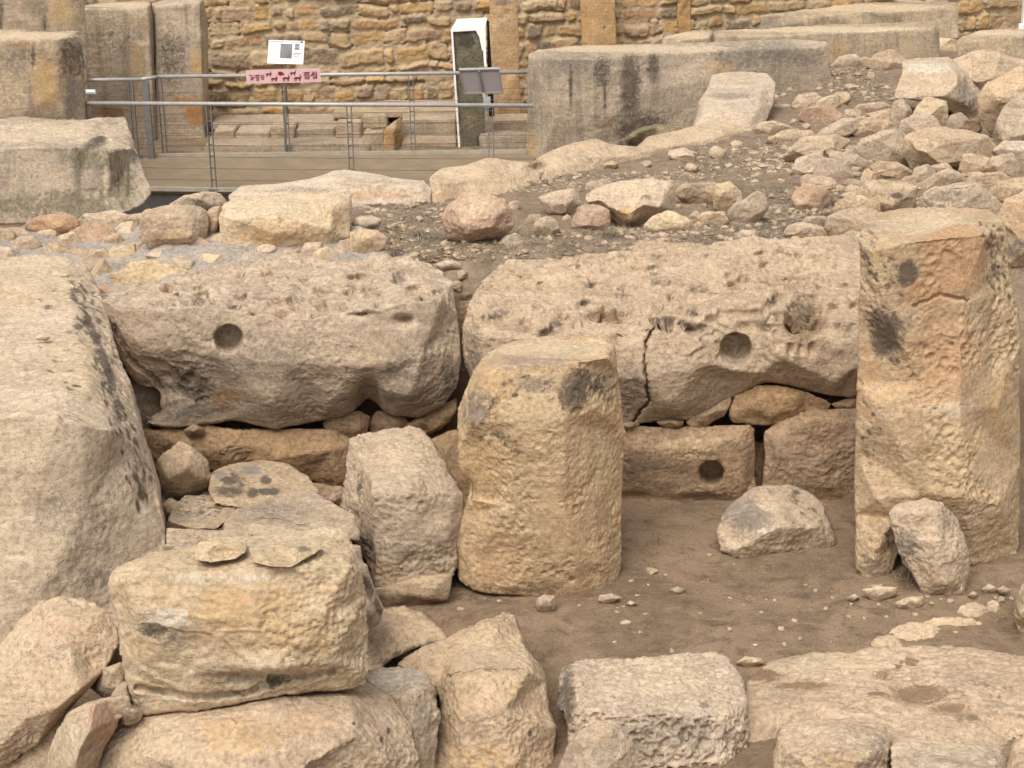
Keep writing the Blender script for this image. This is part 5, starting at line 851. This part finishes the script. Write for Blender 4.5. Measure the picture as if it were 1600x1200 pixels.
# ------------------------------------------------------------------ low benches and steps before the wall
def block(nm, lab, front, Y, depth, mat='dull', cat='stone block', zb=-.3, rz=0.0, st=(), z0=None):
    """front: near face as seen (top-left, top-right, bottom-right, bottom-left); the top goes back level by depth metres"""
    P = [PY(x, y, Y) for x, y in front]; zt = (P[0][2]+P[1][2])/2; zl = z0 if z0 is not None else min(P[2][2], P[3][2])
    xl, xr = P[0][0], P[1][0]; bm = bmesh.new()
    add_box(bm, ((xl+xr)/2, Y+depth/2, (zt+zl)/2), (xr-xl, depth, max(.05, zt-zl)), bev=.015)
    bmesh.ops.subdivide_edges(bm, edges=bm.edges[:], cuts=6, use_grid_fill=True)
    me = bpy.data.meshes.new(nm); bm.to_mesh(me); bm.free(); v = getv(me); o_ = random.random()*50
    v += .018*np.stack([fbm(v*2.2+o_+9*k, 3) for k in range(3)], -1); putv(me, v)
    rgba = np.zeros((len(v), 4)); colattr(me, 'stain', rgba); smooth(me)
    me.polygons.foreach_set('use_smooth', np.zeros(len(me.polygons), bool))
    o = link(nm, me, mat); tag(o, lab, cat, 'low stone benches before the rubble wall'); recentre(o); return o
B_ = block
B_('bench_slab', 'long low step slab along the far edge of the boardwalk', [(318, 230), (577, 224), (577, 240), (318, 241)], 24.75, .95)
B_('bench_slab', 'first block on the long low step slab, at its left end, rough', [(334, 205), (366, 204), (366, 222), (334, 222)], 25.3, .5)
B_('bench_slab', 'second, lower block on the long low step slab', [(367, 208), (421, 206), (421, 219), (367, 220)], 25.3, .6)
B_('bench_slab', 'third, taller block on the long low step slab', [(422, 200), (460, 199), (460, 217), (422, 218)], 25.25, .5)
B_('bench_slab', 'fourth, wide low block on the long low step slab', [(461, 204), (523, 202), (523, 216), (461, 217)], 25.35, .7)
B_('bench_slab', 'fifth, tallest block on the long low step slab, at its right end', [(524, 197), (563, 195), (563, 216), (524, 216)], 25.25, .5)
B_('bench_slab', 'low paving slab behind the left benches, under the rubble wall', [(330, 196), (520, 188), (520, 196), (330, 204)], 26.1, .7)
B_('upright_slab', 'plain grey-green upright slab right of the benches', [(568, 208), (599, 207), (598, 240), (569, 240)], 24.8, .28, mat='slab')
B_('bench_slab', 'low bench edge behind the plain upright slab, with a dark face', [(565, 182), (604, 181), (604, 200), (565, 200)], 25.9, .3, mat='slab')
B_('bench_slab', 'long bench right of the sloping upright slab, dark pitted face', [(627, 188), (712, 187), (712, 214), (627, 215)], 25.7, .5, mat='slab')
B_('bench_slab', 'low floor slab below the long dark-faced bench', [(627, 224), (712, 223), (712, 232), (627, 233)], 25.0, .6)
B_('bench_slab', 'wide paving slab behind the benches, against the rubble wall', [(520, 178), (714, 173), (714, 179), (520, 186)], 26.5, 1.0)
B_('bench_slab', 'carved low slab right of the white-capped slab', [(749, 216), (832, 213), (832, 240), (747, 240)], 24.7, .5, mat='slab')
B_('bench_slab', 'upper narrow slab behind the carved low slab', [(770, 191), (832, 188), (832, 205), (770, 206)], 25.8, .6)
slab('upright_slab', 'tan upright slab with a sloping top, right of the plain grey-green one', [(601, 206, .0), (604, 200, .0), (622, 186, .6), (627, 183, .7), (627, 205, .5), (625, 238, .3), (620, 242, .0), (599, 242, .0)], 24.75, [(616, 203, .0), (617, 235, .0), (606, 203, -.02)], [(0, 1)], mat='orth', rough=.3, t=.1, st=[('pale', 614, 196, 14, 8, .5)])
S('rock', 'tiny white rock on the plain grey-green upright slab', 'rock', [(571, 206), (574, 201), (581, 202), (580, 207)], 24.95, bulge=.03, t=.05, mat='pale', sm=1, vox=.012)

# ------------------------------------------------------------------ boardwalk
MAT['board'] = plain('boardwalk_boards', (.245, .188, .125), .8, 0, .10, 3.0, .15)
m = MAT['board']; t = m.node_tree; b = t.nodes['Principled BSDF']; src = b.inputs['Base Color'].links[0].from_socket
wv = N(t, 'ShaderNodeTexWave', wave_type='BANDS', bands_direction='X', wave_profile='SAW'); setin(wv, 'Scale', .42); setin(wv, 'Distortion', 0)
mp = N(t, 'ShaderNodeMapping'); setin(mp, 'Rotation', (0, 0, math.radians(-33))); g = N(t, 'ShaderNodeNewGeometry')
t.links.new(g.outputs['Position'], mp.inputs['Vector']); t.links.new(mp.outputs[0], wv.inputs['Vector'])
t.links.new(mixc(t, ramp(t, wv.outputs['Fac'], .025, .0), src, (.15, .12, .08)), b.inputs['Base Color'])
MAT['fascia'] = plain('dark_fascia', (.085, .08, .075), .6)
deck = empty('boardwalk', (0, 23, 0)); tag(deck, 'olive-brown boardwalk between the two railings', 'boardwalk')
a0 = PZ(150, 294, 0); a1 = PZ(835, 302, 0); b1 = PZ(835, 238, 0); b0 = PZ(120, 246, 0)
bm = bmesh.new(); top = [bm.verts.new(v) for v in (a0, a1, b1, b0)]; bot = [bm.verts.new(Vector(v)-Vector((0, 0, .06))) for v in (a0, a1, b1, b0)]
bm.faces.new(top); bm.faces.new(bot[::-1])
for i in range(4): bm.faces.new((top[i], bot[i], bot[(i+1) % 4], top[(i+1) % 4]))
bm_obj('deck', bm, 'board', deck)
bm = bmesh.new(); d = Vector(a1)-Vector(a0)
add_box(bm, (Vector(a0)+Vector(a1))/2+Vector((0, .05, -.24)), (d.length, .06, .35), rz=math.atan2(d.y, d.x))
bm_obj('fascia', bm, 'fascia', deck)
MAT['edge'] = plain('metal_edge', (.42, .38, .31), .5, .3)
bm = bmesh.new(); add_box(bm, (Vector(a0)+Vector(a1))/2+Vector((0, -.01, .003)), (d.length, .05, .05), rz=math.atan2(d.y, d.x))
e = Vector(b1)-Vector(b0); add_box(bm, (Vector(b0)+Vector(b1))/2+Vector((0, -.02, .015)), (e.length, .05, .06), rz=math.atan2(e.y, e.x))
bm_obj('edge_trim', bm, 'edge', deck)

# ------------------------------------------------------------------ railings
MAT['steel'] = plain('galvanised_steel', (.42, .405, .385), .5, .3, .1, 20)
MAT['dsteel'] = plain('dull_steel', (.215, .205, .195), .55, .3, .1, 20)
MAT['wire'] = plain('steel_wire', (.16, .14, .12), .5, .5)
def railing(label, path, posts, rail_px=0.0, thick=()):
    """path: base line points on the boardwalk; posts: distances along px given as base points"""
    r = empty('railing', tuple(path[0])); tag(r, label, 'railing', None)
    H = 1.10; up = Vector((0, 0, H)); P = [Vector(p) for p in path]
    bm = bmesh.new()
    for a, b_ in zip(P[:-1], P[1:]): add_tube(bm, a+up, b_+up, .026, 10)
    for a in P[1:-1]: bmesh.ops.create_uvsphere(bm, u_segments=10, v_segments=8, radius=.026, matrix=Matrix.Translation(a+up))
    bm_obj('handrail', bm, 'steel', r, True)
    for k in range(6):
        bm = bmesh.new(); z = Vector((0, 0, .13+k*.15))
        for a, b_ in zip(P[:-1], P[1:]):
            n = 5
            for j in range(n):
                sag = lambda q: Vector((0, 0, -.012*4*q*(1-q)))
                add_tube(bm, a+(b_-a)*(j/n)+z+sag(j/n), a+(b_-a)*((j+1)/n)+z+sag((j+1)/n), .0032, 5)
        bm_obj('wire', bm, 'wire', r, True)
    for q, ang in posts:
        q = Vector(q); bm = bmesh.new()
        for s in (-1, 1):
            add_box(bm, q+Vector((s*.028*math.cos(ang), s*.028*math.sin(ang), H/2-.01)), (.012, .055, H-.03), rz=ang, bev=.002)
        add_box(bm, q+Vector((0, 0, .006)), (.15, .11, .012), rz=ang)
        for k in range(6): add_box(bm, q+Vector((0, 0, .13+k*.15)), (.05, .014, .014), rz=ang)
        bm_obj('post', bm, 'dsteel', r)
    for q in thick:
        bm = bmesh.new(); add_box(bm, Vector(q)+Vector((0, 0, H/2-.02)), (.085, .075, H-.04), bev=.004); bm_obj('post', bm, 'dsteel', r)
    return r
n0 = PZ(90, 296, 0); n1 = PZ(835, 304, 0)
def on(px, a, b):                                  # the point of the base line a-b seen at column px
    lo, hi = 0.0, 1.0
    for _ in range(40):
        mid = (lo+hi)/2; x = proj(np.array(a)+(np.array(b)-np.array(a))*mid)[0]
        lo, hi = (mid, hi) if x < px else (lo, mid)
    return np.array(a)+(np.array(b)-np.array(a))*lo
inn = np.array([0, .10, 0])
railing('near railing of the boardwalk, grey steel posts with thin wires', [n0+inn, n1+inn], [(on(x, n0+inn, n1+inn), 0.0) for x in (150, 335, 551, 769)])
f0 = PZ(60, 250, 0); f1 = PZ(232, 248, 0); f2 = PZ(258, 243, 0); f3 = PZ(835, 236.5, 0)
railing('far railing of the boardwalk, carrying the pink banner', [f0, f1, f2, f3], [(PZ(214, 248, 0), 0.0), (on(255, f2, f3), 0.0), (on(450, f2, f3), 0.0), (on(646, f2, f3), 0.0)], thick=[PZ(237, 247.5, 0)])

# ------------------------------------------------------------------ panels
MAT['white'] = plain('white_panel', (.80, .79, .77), .4, 0, .02); MAT['ink'] = plain('grey_print', (.19, .19, .20), .6, 0, .3, 5); MAT['ltext'] = plain('pale_print', (.62, .62, .62), .6, 0, .05)
MAT['pinkc'] = plain('pink_banner_cloth', (.62, .42, .42), .7, 0, .05); MAT['red'] = plain('dark_red_print', (.22, .018, .03), .7, 0, .1); MAT['lilac'] = plain('lilac_grey_back', (.44, .40, .41), .5, 0, .03); MAT['stay'] = plain('grey_stand', (.25, .25, .25), .5, .3)
class Sheet:                                       # a flat thing given by three corners as seen, on the upright plane Y, with its own (u, v) from the lower left
    def __init__(s, tl, tr, bl, Y, back=0.0):
        s.o = Vector(PY(*bl, Y)); s.u = Vector(PY(*tr, Y+back))-Vector(PY(*tl, Y+back)); s.v = Vector(PY(*tl, Y+back))-s.o
        s.n = s.u.cross(s.v).normalized(); s.asp = s.u.length/s.v.length
    def pt(s, u, v, h=0): return s.o+s.u*u+s.v*v+s.n*h
    def rect(s, bm, u0, v0, u1, v1, h=.004, th=.004):
        a = [bm.verts.new(s.pt(u, v, h)) for u, v in ((u0, v0), (u1, v0), (u1, v1), (u0, v1))]; c = [bm.verts.new(s.pt(u, v, h-th)) for u, v in ((u0, v0), (u1, v0), (u1, v1), (u0, v1))]
        bm.faces.new(a); bm.faces.new(c[::-1])
        for i in range(4): bm.faces.new((a[i], c[i], c[(i+1) % 4], a[(i+1) % 4]))
    def poly(s, bm, pts, h=.004):
        f = bm.faces.new([bm.verts.new(s.pt(u, v, h)) for u, v in pts]); bmesh.ops.triangulate(bm, faces=[f])
    def line(s, bm, pts, wd, h=.004):
        for (a, b_), (c, d_) in zip(pts[:-1], pts[1:]):
            dx, dy = (c-a)*s.asp, d_-b_; L = math.hypot(dx, dy) or 1; nx, ny = -dy/L*wd/s.asp, dx/L*wd
            bm.faces.new([bm.verts.new(s.pt(u, v, h)) for u, v in ((a-nx, b_-ny), (c-nx, d_-ny), (c+nx, d_+ny), (a+nx, b_+ny))])
YF = 24.35
# information panel
q = Sheet((420, 62.5), (476, 64), (417.5, 99), 24.5, .12)
ip = empty('information_panel', tuple(PZ(446, 240, 0))); tag(ip, 'white information panel with a grey picture, above the pink banner', 'sign')
bm = bmesh.new(); q.rect(bm, 0, 0, 1, 1, .0, .02); bm_obj('board', bm, 'white', ip)
bm = bmesh.new(); q.rect(bm, .34, .24, .67, .86); bm_obj('picture', bm, 'ink', ip)
bm = bmesh.new(); q.rect(bm, .06, .5, .28, .86, .003); q.rect(bm, .04, .14, .27, .45, .003); q.rect(bm, .3, .15, .66, .2, .003); q.rect(bm, .7, .17, .95, .21, .003); bm_obj('text_block', bm, 'ltext', ip)
bm = bmesh.new(); q.rect(bm, .04, .93, .88, .95); q.rect(bm, .89, .9, .96, .985)
for cy_ in (.83, .78, .72, .66, .62): q.line(bm, [(.74, cy_), (.80, cy_+.03), (.87, cy_-.01)], .018)
q.line(bm, [(.71, .41), (.79, .45), (.84, .43), (.91, .48)], .02); q.line(bm, [(.72, .34), (.79, .33), (.87, .36)], .01)
bm_obj('print', bm, 'ink', ip)
bm = bmesh.new(); base = Vector(PZ(446, 240, 0)); add_tube(bm, base, q.pt(.5, .1, -.025), .018); add_box(bm, base+Vector((0, 0, .008)), (.14, .12, .016)); bm_obj('stand', bm, 'stay', ip)
# banner
q = Sheet((384, 109.5), (500.5, 106.5), (385.5, 131), YF, 0)
bn = empty('banner', tuple(q.pt(.5, 0))); tag(bn, 'pink banner with dark red spirals and animals hung on the far railing', 'banner')
bm = bmesh.new(); q.rect(bm, 0, 0, 1, 1, 0, .006); bm_obj('cloth', bm, 'pinkc', bn)
def animal(bm, u, v, s, flip=1, up=False):
    f = lambda a, b_: (u+flip*a*s/q.asp, v+b_*s)
    q.poly(bm, [f(-.5, .05), f(-.42, .3), f(.3, .28), f(.5, .42), f(.62, .36), f(.55, .15), f(.42, .02), f(-.3, .0)])
    for a in (-.48, -.28, .2, .36): q.line(bm, [f(a+.04, .08), f(a, -.32)], .028*s*2)
    q.line(bm, [f(.5, .38), f(.5, .62), f(.7, .72)] if up else [f(.45, .38), f(.3, .6), f(.5, .66)], .022*s*2)
    q.line(bm, [f(-.46, .2), f(-.66, .05)], .02*s*2)
bm = bmesh.new()
for u, v, s, fl, up in ((.305, .62, .36, 1, False), (.375, .27, .42, 1, False), (.535, .28, .46, 1, False), (.63, .66, .36, 1, True), (.69, .27, .46, 1, False)):
    animal(bm, u, v, s, fl, up); bm_obj('animal', bm, 'red', bn); bm = bmesh.new()
q.poly(bm, [(.43, .62), (.425, .72), (.44, .82), (.47, .83), (.50, .74), (.515, .64), (.505, .55), (.49, .6), (.46, .52)])
bm_obj('animal', bm, 'red', bn)
bm = bmesh.new()
def spiral(cu, cv, r, turns, dirn=1, ph=0.0):
    n = 46; q.line(bm, [(cu+r*(1-k/n*.85)*math.cos(ph+dirn*k/n*turns*6.283)/q.asp, cv+r*(1-k/n*.85)*math.sin(ph+dirn*k/n*turns*6.283)) for k in range(n+1)], .022)
spiral(.81, .5, .22, 2.4); spiral(.915, .46, .2, 2.2, -1, 3.1); q.line(bm, [(.83, .28), (.87, .5), (.905, .72)], .022); q.line(bm, [(.77, .72), (.86, .72)], .024); q.line(bm, [(.78, .27), (.85, .24)], .024); q.line(bm, [(.88, .74), (.95, .74), (.945, .28), (.89, .26)], .022)
bm_obj('spiral_pattern', bm, 'red', bn); bm = bmesh.new()
spiral(.155, .43, .17, 2.0, 1, 1.0); spiral(.075, .45, .12, 1.4, -1, .3); spiral(.215, .46, .11, 1.3, 1, 2.0)
q.line(bm, [(.04, .56), (.045, .64), (.09, .6)], .024); q.line(bm, [(.05, .3), (.08, .27), (.10, .42), (.115, .62), (.19, .62)], .022); q.line(bm, [(.13, .24), (.15, .2), (.17, .25)], .022); q.line(bm, [(.20, .62), (.24, .58), (.235, .3), (.20, .3)], .022)
bm_obj('spiral_pattern', bm, 'red', bn)
# lectern with its back to us
q = Sheet((718, 109), (779, 107.5), (725.5, 145.5), 22.45, -.16)
lb = PZ(767, 297, 0)+inn+np.array([-.02, -.12, 0]); lc = empty('lectern', tuple(lb)); tag(lc, 'tilted reading panel on the near railing, seen from its lilac-grey back', 'sign')
bm = bmesh.new(); q.rect(bm, 0, 0, 1, 1, .0, .02); bm_obj('back_plate', bm, 'lilac', lc)
bm = bmesh.new(); q.rect(bm, -.01, .97, 1.01, 1.02, .012, .036); q.rect(bm, -.015, 0, .01, 1, .012, .036); q.rect(bm, .99, 0, 1.015, 1, .012, .036); q.rect(bm, -.01, -.04, 1.01, .015, .012, .036); bm_obj('frame', bm, 'steel', lc)
bm = bmesh.new(); q.rect(bm, .02, .90, .98, .96, .006); q.rect(bm, .47, 0, .52, .96, .03, .026); bm_obj('rib', bm, 'stay', lc)
bm = bmesh.new(); tp = q.pt(.5, .05, .03); mid = Vector(PY(757, 152, 22.4)); add_tube(bm, tp, mid, .018); add_tube(bm, mid, Vector(PY(760, 176, 22.4)), .02)
add_box(bm, Vector(PY(761, 160, 22.38)), (.09, .05, .14), bev=.004); bm_obj('bracket', bm, 'steel', lc)
# little tray at the left end of the near railing
q = Sheet((132, 139), (149, 139), (134, 147), 22.2, .10)
tr = empty('reading_panel', tuple(q.pt(.5, 0))); tag(tr, 'small tilted panel end showing beside the streaked left orthostat', 'sign')
bm = bmesh.new(); q.rect(bm, 0, 0, 1, 1, 0, .015); bm_obj('board', bm, 'stay', tr)
bm = bmesh.new(); q.rect(bm, .1, .3, .9, .75, .006); bm_obj('print', bm, 'ltext', tr)

# ------------------------------------------------------------------ the dark slab with a white cap
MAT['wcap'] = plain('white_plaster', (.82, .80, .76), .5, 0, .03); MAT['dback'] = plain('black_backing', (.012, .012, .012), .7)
MAT['dslab'] = stone_mat('dark_relief_slab', (.17, .15, .105), (.125, .115, .083), (.20, .165, .10), .4, grey=(.05, .05, .042), speck=.8, bump=.5)
Yd = 25.0; ws = empty('capped_slab', tuple(PZ(738, 238, 0))); tag(ws, 'dark mossy slab with a white cap and white edges behind the far railing', 'stele')
S('slab_face', None, None, [(707, 46), (756, 44), (758, 100), (757, 205), (747, 214), (746, 245), (724, 245), (715, 150)], Yd, inner=[(730, 60, -.03), (735, 150, -.03)], t=.12, mat='dslab', sm=2, vox=.012, parent=ws, warp=.3, rough=.5, stain=[('black', 728, 62, 14, 14, .8), ('lich', 740, 58, 14, 10, .5), ('ochre', 735, 190, 14, 20, .25)])
bm = bmesh.new()
tl, tr_, fr, fl = PY(714, 30, Yd+.28), PY(761, 27.5, Yd+.28), PY(758, 43.5, Yd-.05), PY(704.5, 46.5, Yd-.05)
a = [bm.verts.new(v) for v in (fl, fr, tr_, tl)]; c2 = [bm.verts.new(Vector(v)-Vector((0, 0, .03))) for v in (fl, fr, tr_, tl)]
bm.faces.new(a); bm.faces.new(c2[::-1])
for i in range(4): bm.faces.new((a[i], c2[i], c2[(i+1) % 4], a[(i+1) % 4]))
bm_obj('cap', bm, 'wcap', ws)
def strip(bm, pts, Yp, th=.04):
    f = [bm.verts.new(PY(x, y, Yp)) for x, y in pts]; g_ = [bm.verts.new(PY(x, y, Yp+th)) for x, y in pts]; n = len(f)
    bm.faces.new(f); bm.faces.new(g_[::-1])
    for i in range(n): bm.faces.new((f[i], g_[i], g_[(i+1) % n], f[(i+1) % n]))
bm = bmesh.new(); strip(bm, [(742, 45.5), (758.5, 44), (760, 104), (756.5, 104), (755, 80), (753, 78), (749, 58)], Yd-.06); strip(bm, [(704.5, 47), (707.5, 47), (720, 246), (717, 246)], Yd-.055); bm_obj('white_edge', bm, 'wcap', ws)
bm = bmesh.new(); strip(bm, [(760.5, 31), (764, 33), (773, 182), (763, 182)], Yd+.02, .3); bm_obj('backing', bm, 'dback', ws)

# ------------------------------------------------------------------ pole at the far right
bm = bmesh.new(); pb = Vector(PY(1601, 60, 27.0)); pb.z = .6
add_box(bm, pb+Vector((0, 0, 1.6)), (.12, .12, 3.2), bev=.01); add_box(bm, pb+Vector((-.09, -.05, .68)), (.06, .06, .09), bev=.008); add_box(bm, pb+Vector((0, 0, .01)), (.3, .3, .03), bev=.004)
tag(bm_obj('pole', bm, 'white'), 'white pole with a small grey clamp at the upper right edge', 'pole')

# ------------------------------------------------------------------ far fill behind the rear slab
S('rock', 'dark rough rocks heaped behind the rearmost far slab, at the top edge', 'rock', [(1140, 20), (1150, -5), (1200, -20), (1300, -20), (1400, -15), (1480, -20), (1480, 20), (1300, 25)], 30.2, bulge=.3, mat='dull', sm=2, rough=2, flake=.5, vox=.03)

# ------------------------------------------------------------------ dry weeds and gravel: nobody could count them
def scatter(n, boxes, dens):
    m_ = n*4; bx = np.array(boxes, float)[RNG.integers(0, len(boxes), m_)]
    px = bx[:, 0]+(bx[:, 2]-bx[:, 0])*RNG.random(m_); py = bx[:, 1]+(bx[:, 3]-bx[:, 1])*RNG.random(m_)
    D = _f+((px-CX)/F)[:, None]*_r+((CY-py)/F)[:, None]*_u; z = np.where(py > 800, 0.0, 1.3)
    for _ in range(14):
        P = CAM+D*((z-CAMZ)/D[:, 2])[:, None]; z = .5*z+.5*gz(P[:, 0], P[:, 1])
    P[:, 2] = gz(P[:, 0], P[:, 1]); ok = fbm(P*dens, 3) > RNG.uniform(-.5, .5, m_)
    return P[ok][:n]
mb = [(560, 310, 700, 415), (700, 360, 1240, 410), (800, 270, 1230, 300), (1060, 230, 1240, 280), (1180, 200, 1260, 400), (1290, 105, 1400, 160), (950, 340, 1230, 375), (1220, 290, 1330, 370)]
V, Fc = [], []
for P in scatter(9000, mb, .9):
    h = random.uniform(.008, .04); a = random.uniform(0, 6.28); ln = random.uniform(.03, .12); wd = random.uniform(.002, .005)
    d = np.array([math.cos(a), math.sin(a), 0]); s = np.array([-d[1], d[0], 0])*wd
    for q_ in (0, 1, 2):
        c_ = P+d*ln*q_/2*(1+.3*q_)+np.array([0, 0, h*(q_/2)**.7-.005]); wq = (1, .8, .15)[q_]
        V += [c_-s*wq, c_+s*wq]
    n = len(V)-6; Fc += [(n, n+1, n+3, n+2), (n+2, n+3, n+5, n+4)]
MAT['weed'] = plain('dry_weed', (.27, .22, .165), .9, 0, .6, 3.0)
tag(link('dry_weeds', np_mesh('dry_weeds', V, Fc), 'weed'), 'thin dry weeds and roots over the soil of the mound', 'weeds', kind='stuff')
# low dead tufts with roots in the weedy soil and the hollow of the cracked block
V, Fc = [], []
for (x, y, n_, r_, dz) in ((1253, 505, 26, .06, None), (1222, 393, 40, .05, None), (1290, 320, 80, .12, None), (1300, 340, 60, .1, None), (980, 222, 260, .35, None), (1030, 205, 260, .4, None), (1065, 200, 120, .3, None), (660, 372, 60, .1, None), (620, 400, 60, .1, None), (960, 370, 60, .12, None), (1420, 905, 40, .08, None), (1325, 270, 60, .12, None), (1440, 250, 40, .1, None), (1500, 92, 40, .15, None)):
    if (x, y) == (1253, 505): P0 = PY(1253, 500, 12.2)
    elif (x, y) == (1440, 250): P0 = hit(1440, 268)
    elif (x, y) == (1500, 92): P0 = PY(1545, 88, 22.3)
    else: P0 = hit(x, y)
    for _ in range(n_):
        a = random.uniform(0, 6.28); rr = r_*math.sqrt(random.random()); P = P0+np.array([math.cos(a)*rr, math.sin(a)*rr, 0]); h = random.uniform(.03, .10)
        a = random.uniform(0, 6.28); d = np.array([math.cos(a), math.sin(a), 0]); s = np.array([-d[1], d[0], 0])*.0035
        for q_ in (0, 1, 2):
            c_ = P+d*h*.5*q_+np.array([0, 0, h*(q_/2)**.8-.01]); wq = (1, .8, .2)[q_]; V += [c_-s*wq, c_+s*wq]
        n = len(V)-6; Fc += [(n, n+1, n+3, n+2), (n+2, n+3, n+5, n+4)]
tag(link('dead_tufts', np_mesh('dead_tufts', V, Fc), 'weed'), 'dead weed tufts caught between the stones', 'weeds', kind='stuff')
bm = bmesh.new(); bmesh.ops.create_icosphere(bm, subdivisions=1, radius=1); bm.verts.ensure_lookup_table(); bv = np.array([v.co[:] for v in bm.verts]); bf = [[v.index for v in f.verts] for f in bm.faces]; bm.free()
V, Fc = [], []
for P in scatter(5600, mb*3+[(1290, 190, 1600, 330), (700, 880, 1600, 1010)], 1.3):
    s = min(.05, (.0075 if P[2] > .6 else .0032)*random.paretovariate(1.9)); v = bv*np.array([1, random.uniform(.6, 1), random.uniform(.3, .6)])*s*(1+.25*np.random.default_rng(len(V)).normal(size=(len(bv), 1)))
    a = random.uniform(0, 6.28); c_, s_ = math.cos(a), math.sin(a); v = np.stack([v[:, 0]*c_-v[:, 1]*s_, v[:, 0]*s_+v[:, 1]*c_, v[:, 2]], -1)+P
    n = len(V); V += list(v); Fc += [tuple(n+i for i in f) for f in bf]
MAT['grit'] = plain('stone_grit', (.42, .32, .215), .95, 0, .3, 30)
tag(link('gravel', np_mesh('gravel', V, Fc), 'grit'), 'stone grit and tiny chips strewn over floor and mound', 'gravel', kind='stuff')
